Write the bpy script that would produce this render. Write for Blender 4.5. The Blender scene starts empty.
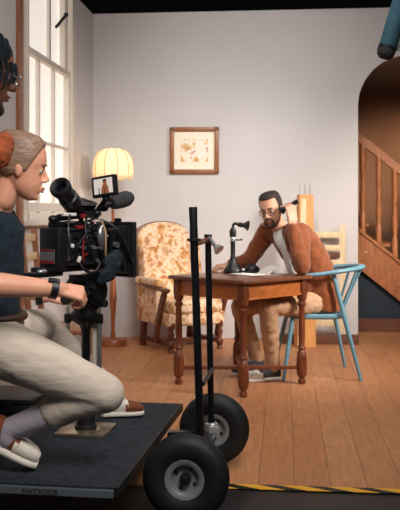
import bpy, bmesh, math, random
from mathutils import Vector, Matrix, Euler
random.seed(7)
PI = math.pi
scn = bpy.context.scene
COL = scn.collection
V = Vector

# ------------------------------------------------------------------ camera geometry
F = 880.0; CH = 1.2; HOR = 210.0           # focal length in px, eye height, horizon row
def P(px, py, Y):                          # a point seen at (px,py) at real depth Y
    return V(((px-200)*Y/F, Y, CH-(py-HOR)*Y/F))
def G(px, py, h=0.0):                      # a point on a level surface of height h
    return P(px, py, (CH-h)*F/(py-HOR))
TH = math.atan(0.0958)                     # the set is turned a little to the camera
C0 = V((-107*8.35/F, 8.35, 0))             # back left corner of the set
VA = V((math.cos(TH), -math.sin(TH), 0)); VB = V((math.sin(TH), math.cos(TH), 0))
def R(a, b, z=0): return C0 + VA*a + VB*b + V((0, 0, z))
def on_back(px, py, b=0.0):
    k = (px-200)/F; o = C0 + VB*b
    a = (k*o.y-o.x)/(VA.x-k*VA.y); p = o+VA*a
    return a, CH-(py-HOR)*p.y/F
def on_left(px, py):
    k = (px-200)/F
    b = (k*C0.y-C0.x)/(VB.x-k*VB.y); p = C0+VB*b
    return b, CH-(py-HOR)*p.y/F

# ------------------------------------------------------------------ materials
def lin(c):
    out = []
    for v in c:
        v = v/255.0
        out.append(v/12.92 if v <= 0.04045 else ((v+0.055)/1.055)**2.4)
    return tuple(out)+(1.0,)
def newmat(name):
    m = bpy.data.materials.new(name); m.use_nodes = True
    nt = m.node_tree
    return m, nt, nt.nodes['Principled BSDF']
def mat(name, col, rough=0.6, metal=0.0, var=0.12, scale=9.0, bump=0.0, bscale=80.0, stretch=None,
        emis=0.0, emcol=None, sss=0.0, sheen=0.0, spec=0.5):
    m, nt, b = newmat(name)
    c = lin(col)
    b.inputs['Roughness'].default_value = rough
    b.inputs['Metallic'].default_value = metal
    b.inputs['Specular IOR Level'].default_value = spec
    if sss:
        b.inputs['Subsurface Weight'].default_value = sss
        b.inputs['Subsurface Radius'].default_value = (0.01, 0.004, 0.002)
    if sheen: b.inputs['Sheen Weight'].default_value = sheen
    tc = nt.nodes.new('ShaderNodeTexCoord'); mp = nt.nodes.new('ShaderNodeMapping')
    nt.links.new(tc.outputs['Object'], mp.inputs['Vector'])
    if stretch: mp.inputs['Scale'].default_value = stretch
    n = nt.nodes.new('ShaderNodeTexNoise'); n.inputs['Scale'].default_value = scale
    n.inputs['Detail'].default_value = 4
    nt.links.new(mp.outputs['Vector'], n.inputs['Vector'])
    r = nt.nodes.new('ShaderNodeValToRGB')
    r.color_ramp.elements[0].position = 0.3; r.color_ramp.elements[1].position = 0.7
    r.color_ramp.elements[0].color = tuple(x*(1-var) for x in c[:3])+(1,)
    r.color_ramp.elements[1].color = tuple(min(1, x*(1+var)) for x in c[:3])+(1,)
    nt.links.new(n.outputs['Fac'], r.inputs['Fac'])
    nt.links.new(r.outputs['Color'], b.inputs['Base Color'])
    if bump:
        n2 = nt.nodes.new('ShaderNodeTexNoise'); n2.inputs['Scale'].default_value = bscale
        n2.inputs['Detail'].default_value = 3
        nt.links.new(mp.outputs['Vector'], n2.inputs['Vector'])
        bp = nt.nodes.new('ShaderNodeBump'); bp.inputs['Strength'].default_value = bump
        bp.inputs['Distance'].default_value = 0.01
        nt.links.new(n2.outputs['Fac'], bp.inputs['Height']); nt.links.new(bp.outputs['Normal'], b.inputs['Normal'])
    if emis:
        b.inputs['Emission Strength'].default_value = emis
        b.inputs['Emission Color'].default_value = lin(emcol or col)
    return m
def wood(name, dark, light, rough=0.4, scale=6.0, stretch=(8, 8, 1)):
    m, nt, b = newmat(name)
    tc = nt.nodes.new('ShaderNodeTexCoord'); mp = nt.nodes.new('ShaderNodeMapping')
    mp.inputs['Scale'].default_value = stretch
    nt.links.new(tc.outputs['Object'], mp.inputs['Vector'])
    n = nt.nodes.new('ShaderNodeTexNoise'); n.inputs['Scale'].default_value = scale
    n.inputs['Detail'].default_value = 6; n.inputs['Distortion'].default_value = 1.2
    nt.links.new(mp.outputs['Vector'], n.inputs['Vector'])
    r = nt.nodes.new('ShaderNodeValToRGB')
    r.color_ramp.elements[0].position = 0.3; r.color_ramp.elements[1].position = 0.72
    r.color_ramp.elements[0].color = lin(dark); r.color_ramp.elements[1].color = lin(light)
    nt.links.new(n.outputs['Fac'], r.inputs['Fac']); nt.links.new(r.outputs['Color'], b.inputs['Base Color'])
    b.inputs['Roughness'].default_value = rough
    bp = nt.nodes.new('ShaderNodeBump'); bp.inputs['Strength'].default_value = 0.08
    bp.inputs['Distance'].default_value = 0.01
    nt.links.new(n.outputs['Fac'], bp.inputs['Height']); nt.links.new(bp.outputs['Normal'], b.inputs['Normal'])
    return m

def floor_boards():
    m, nt, b = newmat('floor_boards')
    tc = nt.nodes.new('ShaderNodeTexCoord'); mp = nt.nodes.new('ShaderNodeMapping')
    mp.inputs['Rotation'].default_value = (0, 0, PI/2); mp.inputs['Location'].default_value = (0.03, 0.045, 0)
    nt.links.new(tc.outputs['Object'], mp.inputs['Vector'])
    br = nt.nodes.new('ShaderNodeTexBrick')
    br.inputs['Scale'].default_value = 1.0; br.offset = 0.37; br.offset_frequency = 2
    br.inputs['Brick Width'].default_value = 1.25; br.inputs['Row Height'].default_value = 0.158
    br.inputs['Mortar Size'].default_value = 0.0022; br.inputs['Mortar Smooth'].default_value = 0.3
    br.inputs['Color1'].default_value = lin((206, 144, 98)); br.inputs['Color2'].default_value = lin((192, 128, 84))
    br.inputs['Mortar'].default_value = lin((136, 86, 56))
    nt.links.new(mp.outputs['Vector'], br.inputs['Vector'])
    mp2 = nt.nodes.new('ShaderNodeMapping'); mp2.inputs['Scale'].default_value = (14, 1.6, 1)
    nt.links.new(tc.outputs['Object'], mp2.inputs['Vector'])
    n = nt.nodes.new('ShaderNodeTexNoise'); n.inputs['Scale'].default_value = 3; n.inputs['Detail'].default_value = 6
    n.inputs['Distortion'].default_value = 0.8
    nt.links.new(mp2.outputs['Vector'], n.inputs['Vector'])
    r = nt.nodes.new('ShaderNodeValToRGB')
    r.color_ramp.elements[0].position = 0.25; r.color_ramp.elements[0].color = (0.72, 0.70, 0.68, 1)
    r.color_ramp.elements[1].position = 0.75; r.color_ramp.elements[1].color = (1.05, 1.05, 1.05, 1)
    nt.links.new(n.outputs['Fac'], r.inputs['Fac'])
    mx = nt.nodes.new('ShaderNodeMix'); mx.data_type = 'RGBA'; mx.blend_type = 'MULTIPLY'
    mx.inputs[0].default_value = 1.0
    nt.links.new(br.outputs['Color'], mx.inputs[6]); nt.links.new(r.outputs['Color'], mx.inputs[7])
    nt.links.new(mx.outputs[2], b.inputs['Base Color'])
    b.inputs['Roughness'].default_value = 0.5
    bp = nt.nodes.new('ShaderNodeBump'); bp.inputs['Strength'].default_value = 0.25; bp.inputs['Distance'].default_value = 0.004
    bp.invert = True
    nt.links.new(br.outputs['Fac'], bp.inputs['Height']); nt.links.new(bp.outputs['Normal'], b.inputs['Normal'])
    return m

def floral():
    m, nt, b = newmat('floral_upholstery')
    tc = nt.nodes.new('ShaderNodeTexCoord')
    n = nt.nodes.new('ShaderNodeTexNoise'); n.inputs['Scale'].default_value = 13; n.inputs['Detail'].default_value = 4
    n.inputs['Distortion'].default_value = 0.5
    nt.links.new(tc.outputs['Object'], n.inputs['Vector'])
    r = nt.nodes.new('ShaderNodeValToRGB'); e = r.color_ramp.elements
    e[0].position = 0.35; e[0].color = lin((176, 112, 66))
    e[1].position = 0.43; e[1].color = lin((206, 160, 104))
    for p, c in ((0.475, (216, 174, 134)), (0.53, (230, 206, 178)), (0.58, (222, 190, 156)), (0.63, (196, 144, 104)), (0.72, (178, 134, 92))):
        x = e.new(p); x.color = lin(c)
    nt.links.new(n.outputs['Fac'], r.inputs['Fac'])
    v = nt.nodes.new('ShaderNodeTexVoronoi'); v.inputs['Scale'].default_value = 20
    nt.links.new(tc.outputs['Object'], v.inputs['Vector'])
    r2 = nt.nodes.new('ShaderNodeValToRGB')
    r2.color_ramp.elements[0].position = 0.12; r2.color_ramp.elements[0].color = (0.74, 0.60, 0.46, 1)
    r2.color_ramp.elements[1].position = 0.34; r2.color_ramp.elements[1].color = (1, 1, 1, 1)
    nt.links.new(v.outputs['Distance'], r2.inputs['Fac'])
    mx = nt.nodes.new('ShaderNodeMix'); mx.data_type = 'RGBA'; mx.blend_type = 'MULTIPLY'; mx.inputs[0].default_value = 0.8
    nt.links.new(r.outputs['Color'], mx.inputs[6]); nt.links.new(r2.outputs['Color'], mx.inputs[7])
    nt.links.new(mx.outputs[2], b.inputs['Base Color'])
    b.inputs['Roughness'].default_value = 0.85
    return m

def print_art():
    m, nt, b = newmat('framed_print')
    tc = nt.nodes.new('ShaderNodeTexCoord')
    n = nt.nodes.new('ShaderNodeTexNoise'); n.inputs['Scale'].default_value = 11; n.inputs['Detail'].default_value = 3
    nt.links.new(tc.outputs['Object'], n.inputs['Vector'])
    r = nt.nodes.new('ShaderNodeValToRGB'); e = r.color_ramp.elements
    e[0].position = 0.34; e[0].color = lin((196, 128, 84))
    e[1].position = 0.42; e[1].color = lin((224, 182, 120))
    x = e.new(0.485); x.color = lin((244, 234, 216))
    x = e.new(0.575); x.color = lin((244, 234, 216))
    x = e.new(0.64); x.color = lin((206, 150, 128))
    nt.links.new(n.outputs['Fac'], r.inputs['Fac'])
    nt.links.new(r.outputs['Color'], b.inputs['Base Color']); b.inputs['Roughness'].default_value = 0.7
    return m

def tape_mat():
    m, nt, b = newmat('hazard_stripes')
    tc = nt.nodes.new('ShaderNodeTexCoord'); sp = nt.nodes.new('ShaderNodeSeparateXYZ')
    nt.links.new(tc.outputs['Object'], sp.inputs[0])
    def mth(op, a, bb):
        k = nt.nodes.new('ShaderNodeMath'); k.operation = op
        for i, q in enumerate((a, bb)):
            if isinstance(q, (int, float)): k.inputs[i].default_value = q
            else: nt.links.new(q, k.inputs[i])
        return k.outputs[0]
    s = mth('ADD', sp.outputs['X'], mth('MULTIPLY', sp.outputs['Y'], 1.9))
    f = mth('FRACT', mth('MULTIPLY', s, 5.0), 0)
    g = mth('GREATER_THAN', f, 0.45)
    mx = nt.nodes.new('ShaderNodeMix'); mx.data_type = 'RGBA'
    nt.links.new(g, mx.inputs[0]); mx.inputs[6].default_value = lin((28, 24, 22)); mx.inputs[7].default_value = lin((238, 176, 40))
    nt.links.new(mx.outputs[2], b.inputs['Base Color']); b.inputs['Roughness'].default_value = 0.45
    return m

M = {
 'wall': mat('painted_flat', (204, 199, 198), 0.85, var=0.035, scale=1.4, bump=0.05, bscale=30),
 'black_void': mat('unlit_black', (10, 10, 12), 0.95, var=0.2),
 'stage': mat('black_stage_floor', (26, 25, 26), 0.42, var=0.35, scale=5, bump=0.05),
 'floor': floor_boards(),
 'trimwhite': mat('white_window_paint', (226, 216, 204), 0.5, var=0.04),
 'rawwood': wood('orange_timber', (134, 82, 56), (172, 114, 82)),
 'oak': wood('oak_dark', (84, 42, 24), (136, 72, 40), 0.35),
 'tabletop': wood('table_top_wood', (96, 56, 38), (132, 80, 54), 0.3, stretch=(1.5, 9, 1)),
 'tableapron': wood('apron_wood', (150, 82, 38), (204, 120, 60), 0.35, stretch=(2, 2, 9)),
 'chairwood': wood('armchair_wood', (74, 38, 24), (118, 64, 38), 0.35),
 'lampwood': wood('lamp_wood', (120, 62, 32), (168, 96, 52), 0.35),
 'framewood': wood('picture_frame_wood', (126, 76, 46), (166, 106, 66), 0.4),
 'pine': wood('pale_pine', (214, 184, 140), (238, 214, 174), 0.55),
 'postlight': wood('honey_pine', (196, 132, 70), (226, 166, 98), 0.5),
 'stair': wood('stair_wood', (140, 82, 48), (184, 116, 70), 0.45),
 'beam': wood('brown_beam', (84, 48, 30), (116, 68, 44), 0.6, stretch=(1, 8, 8)),
 'floral': floral(), 'art': print_art(), 'tape': tape_mat(),
 'matboard': mat('mat_board', (244, 234, 214), 0.8, var=0.02),
 'navy': mat('navy_panel', (24, 38, 50), 0.7, var=0.15),
 'blue': mat('blue_chair_paint', (104, 146, 164), 0.38, var=0.07, scale=20),
 'black': mat('black_plastic', (22, 23, 26), 0.42, var=0.15),
 'blackmetal': mat('black_powder_coat', (20, 22, 27), 0.35, metal=0.3, var=0.15),
 'gunmetal': mat('gunmetal', (58, 60, 64), 0.35, metal=0.7, var=0.2),
 'silver': mat('brushed_aluminium', (176, 180, 184), 0.28, metal=0.85, var=0.08),
 'chrome': mat('chrome', (214, 216, 218), 0.22, metal=0.65, var=0.05),
 'brassplate': mat('worn_steel_plate', (176, 160, 140), 0.25, metal=0.85, var=0.15, scale=12),
 'rubber': mat('tyre_rubber', (16, 19, 24), 0.6, var=0.15, bump=0.1, bscale=60),
 'rim': mat('grey_rim', (150, 154, 158), 0.35, metal=0.35, var=0.08),
 'carpet': mat('black_grip_deck', (40, 47, 56), 0.8, var=0.5, scale=34, bump=0.7, bscale=150, spec=0.3),
 'rail': mat('grey_rail', (92, 100, 106), 0.45, metal=0.1, var=0.08),
 'skin': mat('fair_skin', (226, 164, 136), 0.5, var=0.05, scale=20, sss=0.12),
 'skinm': mat('light_skin', (208, 154, 126), 0.5, var=0.06, scale=20, sss=0.12),
 'skind': mat('brown_skin', (112, 70, 50), 0.5, var=0.08, scale=20, sss=0.1),
 'lip': mat('lips', (184, 110, 98), 0.45, var=0.05),
 'lipf': mat('soft_lips', (206, 132, 114), 0.5, var=0.04),
 'lipd': mat('dark_lips', (126, 74, 62), 0.5, var=0.05),
 'hairf': mat('light_brown_hair', (142, 110, 92), 0.45, var=0.3, scale=12, stretch=(1.2, 9, 9), bump=0.25, bscale=20),
 'hairm': mat('dark_brown_hair', (44, 32, 28), 0.7, var=0.3, scale=60, bump=0.4, bscale=160),
 'beard': mat('brown_beard', (84, 54, 40), 0.8, var=0.3, scale=80, bump=0.4, bscale=160),
 'tee': mat('navy_tshirt', (14, 34, 48), 0.85, var=0.12, bump=0.5, bscale=12, stretch=(1, 1, 0.5)),
 'trousers': mat('stone_chinos', (210, 197, 183), 0.85, var=0.06, scale=14, bump=0.7, bscale=9, stretch=(0.55, 1.0, 2.3)),
 'chino': mat('tan_chinos', (190, 150, 116), 0.85, var=0.08, scale=14, bump=0.5, bscale=14, stretch=(1.6, 1.6, 0.8)),
 'suede': mat('rust_suede', (130, 66, 24), 0.9, var=0.25, scale=14, bump=0.5, bscale=15, stretch=(1.5, 1.5, 0.8), sheen=0.3),
 'shirt': mat('grey_white_tee', (226, 225, 222), 0.85, var=0.08, scale=16),
 'sock': mat('lilac_sock', (176, 168, 182), 0.9, var=0.06, bump=0.3, bscale=90),
 'brownsuede': mat('brown_shoe_suede', (124, 66, 38), 0.85, var=0.15),
 'canvas': mat('white_canvas', (232, 224, 212), 0.75, var=0.05),
 'sole': mat('white_rubber_sole', (230, 224, 214), 0.6, var=0.04),
 'darkshoe': mat('charcoal_shoe', (52, 50, 52), 0.75, var=0.15),
 'leather': mat('brown_leather', (70, 44, 32), 0.5, var=0.15),
 'durag': mat('black_headwrap', (14, 20, 26), 0.8, var=0.3, scale=30, spec=0.2),
 'scarf': mat('orange_knit', (142, 68, 32), 0.9, var=0.3, scale=40, bump=0.6, bscale=60),
 'mustard': mat('mustard_jacket', (196, 146, 72), 0.85, var=0.12),
 'denim': mat('dark_denim', (40, 46, 60), 0.85, var=0.15),
 'eye': mat('eye_white', (204, 188, 178), 0.3, var=0.02),
 'iris': mat('dark_iris', (40, 28, 22), 0.2, var=0.02),
 'paper': mat('white_paper', (240, 236, 228), 0.8, var=0.03),
 'foam': mat('grey_foam', (62, 62, 64), 0.95, var=0.25, scale=60, bump=0.6, bscale=150),
 'redlabel': mat('red_label', (128, 34, 32), 0.5, var=0.08),
 'greylabel': mat('grey_label', (104, 106, 112), 0.5, var=0.1),
 'whitebit': mat('white_label', (236, 234, 228), 0.5, var=0.03),
 'tealcloth': mat('dark_teal_cloth', (12, 30, 42), 0.85, var=0.2),
 'teal': mat('dark_teal_cover', (48, 88, 104), 0.75, var=0.18, scale=30),
 'redcable': mat('red_cable', (150, 34, 34), 0.45, var=0.08),
 'tancable': mat('tan_cable', (178, 142, 104), 0.5, var=0.08),
 'lens': mat('coated_glass', (16, 22, 40), 0.06, var=0.05, spec=0.9),
 'cream': mat('cream_tube', (232, 222, 208), 0.5, var=0.04),
}
def shade_mat():
    m, nt, b = newmat('lamp_shade_fabric')
    b.inputs['Base Color'].default_value = lin((248, 236, 212)); b.inputs['Roughness'].default_value = 0.9
    b.inputs['Emission Color'].default_value = lin((255, 226, 180)); b.inputs['Emission Strength'].default_value = 0.2
    tr = nt.nodes.new('ShaderNodeBsdfTranslucent'); tr.inputs['Color'].default_value = lin((252, 240, 220))
    mx = nt.nodes.new('ShaderNodeMixShader'); mx.inputs[0].default_value = 0.5
    out = nt.nodes['Material Output']
    nt.links.new(b.outputs[0], mx.inputs[1]); nt.links.new(tr.outputs[0], mx.inputs[2]); nt.links.new(mx.outputs[0], out.inputs['Surface'])
    return m
M['shade'] = shade_mat()
M['shaderib'] = mat('shade_ribbing', (214, 170, 112), 0.8, var=0.05)
M['pane'] = mat('frosted_lit_pane', (238, 232, 224), 0.4, var=0.02, emis=0.56, emcol=(255, 246, 236))
M['screenbright'] = mat('screen_bright', (220, 212, 204), 0.3, var=0.03, emis=0.3, emcol=(226, 214, 204))
M['screenbrown'] = mat('screen_brown', (150, 92, 60), 0.3, var=0.05, emis=0.3, emcol=(160, 96, 60))
M['screendark'] = mat('screen_dark', (50, 44, 44), 0.3, var=0.05, emis=0.1, emcol=(60, 50, 48))

# ------------------------------------------------------------------ mesh helpers
class B:
    def __init__(s): s.bm = bmesh.new()
    def _xf(s, vs, mtx):
        if mtx is not None: bmesh.ops.transform(s.bm, matrix=mtx, verts=vs)
    def box(s, c, size, rot=None, bev=0.0, taper=None, seg=2):
        r = bmesh.ops.create_cube(s.bm, size=1.0); vs = r['verts']
        for v in vs:
            t = 1.0
            if taper and v.co.z > 0: t = taper
            v.co = V((v.co.x*size[0]*t, v.co.y*size[1]*t, v.co.z*size[2]))
        if bev:
            es = list({e for v in vs for e in v.link_edges})
            r2 = bmesh.ops.bevel(s.bm, geom=es, offset=bev, segments=seg, affect='EDGES', profile=0.5)
            vs = list({v for f in r2['faces'] for v in f.verts} | {v for v in vs if v.is_valid})
        m = Matrix.Translation(V(c))
        if rot is not None: m = m @ (rot if isinstance(rot, Matrix) else Euler(rot).to_matrix().to_4x4())
        s._xf(vs, m); return s
    def ring_loft(s, rings, closed_ends=True, smooth=True):
        rows = [[s.bm.verts.new(p) for p in ring] for ring in rings]
        n = len(rows[0])
        for a, b in zip(rows, rows[1:]):
            for i in range(n):
                try: s.bm.faces.new((a[i], a[(i+1) % n], b[(i+1) % n], b[i]))
                except ValueError: pass
        if closed_ends:
            s.bm.faces.new(list(reversed(rows[0]))); s.bm.faces.new(rows[-1])
        return s
    def loft(s, secs, n=20):               # secs: (centre, u, v)
        rings = []
        for c, u, v in secs:
            c, u, v = V(c), V(u), V(v)
            rings.append([c+u*math.cos(2*PI*i/n)+v*math.sin(2*PI*i/n) for i in range(n)])
        return s.ring_loft(rings)
    def tube(s, pts, r, n=10):
        pts = [V(p) for p in pts]
        rs = r if isinstance(r, (list, tuple)) else [r]*len(pts)
        up = None; rings = []
        for i, p in enumerate(pts):
            t = (pts[min(i+1, len(pts)-1)]-pts[max(i-1, 0)]).normalized()
            if up is None:
                up = t.orthogonal().normalized()
            up = (up-t*up.dot(t)).normalized(); w = t.cross(up)
            rings.append([p+up*(rs[i]*math.cos(2*PI*k/n))+w*(rs[i]*math.sin(2*PI*k/n)) for k in range(n)])
        return s.ring_loft(rings)
    def flat(s, pts, wid, thick, side):     # a band with a rectangular section following pts
        pts = [V(p) for p in pts]; rings = []
        for i, p in enumerate(pts):
            t = (pts[min(i+1, len(pts)-1)]-pts[max(i-1, 0)]).normalized()
            u = (V(side)-t*V(side).dot(t)).normalized(); w = t.cross(u)
            rings.append([p+u*wid/2+w*thick/2, p-u*wid/2+w*thick/2, p-u*wid/2-w*thick/2, p+u*wid/2-w*thick/2])
        return s.ring_loft(rings)
    def lathe(s, prof, mtx=None, n=24, caps=True):
        rings = []
        for r, z in prof:
            ring = [V((max(r, 1e-4)*math.cos(2*PI*i/n), max(r, 1e-4)*math.sin(2*PI*i/n), z)) for i in range(n)]
            if mtx is not None: ring = [mtx @ p for p in ring]
            rings.append(ring)
        return s.ring_loft(rings, caps)
    def cyl(s, p0, p1, r0, r1=None, n=16):
        return s.tube([p0, p1], [r0, r0 if r1 is None else r1], n)
    def ell(s, c, r, rot=None, n=16):
        if isinstance(r, (int, float)): r = (r, r, r)
        q = bmesh.ops.create_uvsphere(s.bm, u_segments=n, v_segments=max(6, n*2//3), radius=1.0)
        m = Matrix.Translation(V(c))
        if rot is not None: m = m @ (rot.to_4x4() if isinstance(rot, Matrix) else Euler(rot).to_matrix().to_4x4())
        s._xf(q['verts'], m @ Matrix.Diagonal((r[0], r[1], r[2], 1))); return s
    def cap(s, p0, p1, r0, r1=None, n=14):   # round-ended tapered limb
        r1 = r0 if r1 is None else r1
        s.ell(p0, r0, n=n); s.ell(p1, r1, n=n); s.tube([p0, p1], [r0, r1], n); return s
    def chain(s, pts, rs, n=14):
        for i in range(len(pts)-1): s.cap(pts[i], pts[i+1], rs[i], rs[i+1], n)
        return s
    def prism(s, poly, d, mtx=None):        # poly in local XZ, extruded along +Y by d
        fr = [V((x, 0, z)) for x, z in poly]; bk = [V((x, d, z)) for x, z in poly]
        if mtx is not None: fr = [mtx @ p for p in fr]; bk = [mtx @ p for p in bk]
        return s.ring_loft([fr, bk])

def fin(bm, name, m, smooth=True, angle=40):
    bmesh.ops.recalc_face_normals(bm, faces=bm.faces[:])
    me = bpy.data.meshes.new(name); bm.to_mesh(me); bm.free()
    if m is not None:
        for q in (m if isinstance(m, (list, tuple)) else [m]): me.materials.append(q)
    if smooth:
        me.polygons.foreach_set('use_smooth', [True]*len(me.polygons))
        try: me.set_sharp_from_angle(angle=math.radians(angle))
        except Exception: pass
    return me
def place(o, parent, world):
    if parent is not None:
        o.parent = parent
        if world:
            T = parent
            while T.parent is not None: T = T.parent
            inv = (Matrix.Translation(T.location) @ T.rotation_euler.to_matrix().to_4x4()).inverted()
            o.data.transform(inv)
def obj(name, b, m, parent=None, world=False, smooth=True, angle=40):
    o = bpy.data.objects.new(name, fin(b.bm, name, m, smooth, angle)); COL.objects.link(o)
    place(o, parent, world); return o
def thing(name, label, cat, loc=(0, 0, 0), rotz=0.0, group=None):
    o = bpy.data.objects.new(name, None); COL.objects.link(o); o.empty_display_size = 0.1
    o.location = loc; o.rotation_euler = (0, 0, rotz); o['label'] = label; o['category'] = cat
    if group: o['group'] = group
    return o
def tag(o, label, cat, group=None):
    o['label'] = label; o['category'] = cat
    if group: o['group'] = group
    return o
def struct(o, label, cat):
    o['kind'] = 'structure'; o['label'] = label; o['category'] = cat; return o
def recenter(o):                            # put a one-mesh thing's origin at its base
    me = o.data; xs = [v.co for v in me.vertices]
    c = V((sum(p.x for p in xs)/len(xs), sum(p.y for p in xs)/len(xs), min(p.z for p in xs)))
    me.transform(Matrix.Translation(-c)); o.location = c; return o
def soft(name, b, m, parent, voxel=0.008, it=6, disp=0.0, dsize=0.07, world=True):   # one continuous skin over the limbs
    bmesh.ops.recalc_face_normals(b.bm, faces=b.bm.faces[:])
    me = bpy.data.meshes.new(name); b.bm.to_mesh(me); b.bm.free()
    o = bpy.data.objects.new(name, me); COL.objects.link(o)
    md = o.modifiers.new('r', 'REMESH'); md.mode = 'VOXEL'; md.voxel_size = voxel
    if it:
        sm = o.modifiers.new('s', 'SMOOTH'); sm.iterations = it; sm.factor = 0.5
    if disp:
        t = bpy.data.textures.new(name+'_folds', 'CLOUDS'); t.noise_scale = dsize; t.noise_depth = 2
        d = o.modifiers.new('d', 'DISPLACE'); d.texture = t; d.strength = disp; d.mid_level = 0.5
        d.texture_coords = 'LOCAL'
        sm2 = o.modifiers.new('s2', 'SMOOTH'); sm2.iterations = 2; sm2.factor = 0.5
    dg = bpy.context.evaluated_depsgraph_get()
    new = bpy.data.meshes.new_from_object(o.evaluated_get(dg))
    o.modifiers.clear(); o.data = new; new.name = name
    new.materials.clear(); new.materials.append(m)
    new.polygons.foreach_set('use_smooth', [True]*len(new.polygons))
    place(o, parent, world); return o
def frame(fwd, up=(0, 0, 1)):               # x right, y forward, z up
    f = V(fwd).normalized(); x = f.cross(V(up)).normalized(); u = x.cross(f)
    return Matrix((x, f, u)).transposed()
def bez(p0, p1, p2, p3, n=14):
    p0, p1, p2, p3 = map(V, (p0, p1, p2, p3)); out = []
    for i in range(n+1):
        t = i/n; out.append(p0*(1-t)**3+p1*3*t*(1-t)**2+p2*3*t*t*(1-t)+p3*t**3)
    return out
ROOMROT = -TH

# ================================================================== SETTING
aL, aR = -0.0, 4.6
tape_b = None
pt = G(300, 489.5); tape_b = (pt-C0).dot(VB)
b = B(); b.box(((aL+aR)/2-0.6, (tape_b+2.6)/2, -0.03), (aR-aL+3.0, 2.6-tape_b, 0.06))
o = obj('floor', b, M['floor'], smooth=False); o.name = 'floor'
o.location = C0; o.rotation_euler = (0, 0, ROOMROT); struct(o, 'warm brown wooden board floor of the set', 'floor')
b = B(); b.box((0.6, (tape_b-5.0)/2-0.0, -0.034), (9.0, -tape_b*0+5.0+tape_b*1.0 if False else abs(-8.9-tape_b), 0.06))
o = obj('floor_front', b, M['stage'], smooth=False)
o.data.transform(Matrix.Translation((0, (tape_b-8.9)/2-(tape_b-5.0)/2, 0)))
o.location = C0; o.rotation_euler = (0, 0, ROOMROT); struct(o, 'glossy black studio floor in front of the set', 'floor')

# back wall with an arched opening
TOP = on_back(93, 14)[1]
aA, _ = on_back(358, 300)
zs = on_back(358, 106)[1]; rad = 0.465
outer = [(0, 0), (0, TOP), (aR, TOP), (aR, 0), (aA+2*rad, 0), (aA+2*rad, zs)]
outer += [(aA+rad+rad*math.cos(t), zs+rad*math.sin(t)) for t in [PI*i/24 for i in range(1, 24)]]
outer += [(aA, zs), (aA, 0)]
def room_prism(poly, d, name, m, b0=0.0):
    bm = bmesh.new()
    f = bm.faces.new([bm.verts.new((x, b0, z)) for x, z in poly])
    r = bmesh.ops.extrude_face_region(bm, geom=[f])
    bmesh.ops.translate(bm, vec=(0, d, 0), verts=[v for v in r['geom'] if isinstance(v, bmesh.types.BMVert)])
    o = bpy.data.objects.new(name, fin(bm, name, m, False)); COL.objects.link(o)
    o.location = C0; o.rotation_euler = (0, 0, ROOMROT); return o
struct(room_prism(outer, 0.06, 'wall_back', M['wall']), 'light grey painted back wall of the set with an arched opening', 'wall')
aj = on_back(263, 100)[0]
for k, (ja, wd) in enumerate(((aj, 0.006),)):
    b = B(); b.box((ja, -0.002, TOP/2), (wd, 0.004, TOP-0.01))
    o = obj('trim_1', b, M['wall'], smooth=False); o.location = C0; o.rotation_euler = (0, 0, ROOMROT)
    struct(o, 'thin joint strip between two wall flats', 'trim')

# left wall with window hole
bw0, _ = on_left(23.5, 100); bw1, _ = on_left(70.5, 100)
zsill = 1.13
wtop = 3.35; LT = on_left(85, 6.5)[1]
LT = TOP
wl0 = -4.6
# wall pieces around the opening, one mesh
b = B()
def lw(x0, x1, z0, z1): b.box((-0.03, (x0+x1)/2, (z0+z1)/2), (0.06, x1-x0, z1-z0))
lw(wl0, bw0, 0, 3.6); lw(bw1, 0.06, 0, TOP); lw(bw0, bw1, 0, zsill)
o = obj('wall_left', b, M['wall'], smooth=False); o.location = C0; o.rotation_euler = (0, 0, ROOMROT)
struct(o, 'grey left wall of the set around the tall window', 'wall')
# window
win = thing('window_1', 'tall white sash window with bright frosted panes in the left wall', 'window', C0, ROOMROT)
win['kind'] = 'structure'
W = bw1-bw0; bmid = (bw0+bw1)/2
b = B()
for y in (bw0+0.02, bw1-0.02): b.box((-0.02, y, (zsill+3.6)/2), (0.10, 0.045, 3.6-zsill), bev=0.004)
b.box((-0.02, bmid, zsill+0.025), (0.10, W, 0.05), bev=0.004)
obj('window_frame', b, M['trimwhite'], win)
b = B()
b.box((0.012, bw1+0.045, (zsill+3.05)/2-0.05), (0.025, 0.10, 3.05-zsill), bev=0.005)
b.box((0.010, bw0-0.030, (zsill+3.6)/2), (0.022, 0.08, 3.6-zsill), bev=0.004)
obj('casing', b, M['trimwhite'], win)
b = B(); b.box((0.03, bmid, zsill-0.02), (0.16, W+0.14, 0.04), bev=0.006)
obj('window_sill', b, M['trimwhite'], win)
b = B(); b.box((0.010, bw0-0.125, 1.9), (0.03, 0.10, 3.4), bev=0.003)
obj('casing_timber', b, M['rawwood'], win)
zm = on_left(48, 61.5)[1]; zb = on_left(48, 143.5)[1]
b = B()
zl0 = zsill+0.05
b.box((-0.015, bmid, zm), (0.05, W-0.08, 0.045), bev=0.004)          # meeting rail
b.box((-0.015, bmid, zb), (0.03, W-0.08, 0.022), bev=0.003)
b.box((-0.015, bmid, zl0+0.04), (0.045, W-0.08, 0.07), bev=0.004)
for px in (40, 55):
    y = on_left(px, 100)[0]; b.box((-0.015, y, (zl0+zm)/2), (0.03, 0.022, zm-zl0), bev=0.003)
for y in (bw0+0.055, bw1-0.055): b.box((-0.015, y, (zl0+zm)/2), (0.045, 0.04, zm-zl0), bev=0.004)
obj('lower_sash', b, M['trimwhite'], win)
b = B()
y = on_left(53.5, 30)[0]; b.box((-0.045, y, (zm+3.6)/2), (0.04, 0.05, 3.6-zm), bev=0.004)
y = on_left(33, 30)[0]; b.box((-0.045, y, (zm+3.6)/2), (0.025, 0.02, 3.6-zm), bev=0.003)
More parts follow.
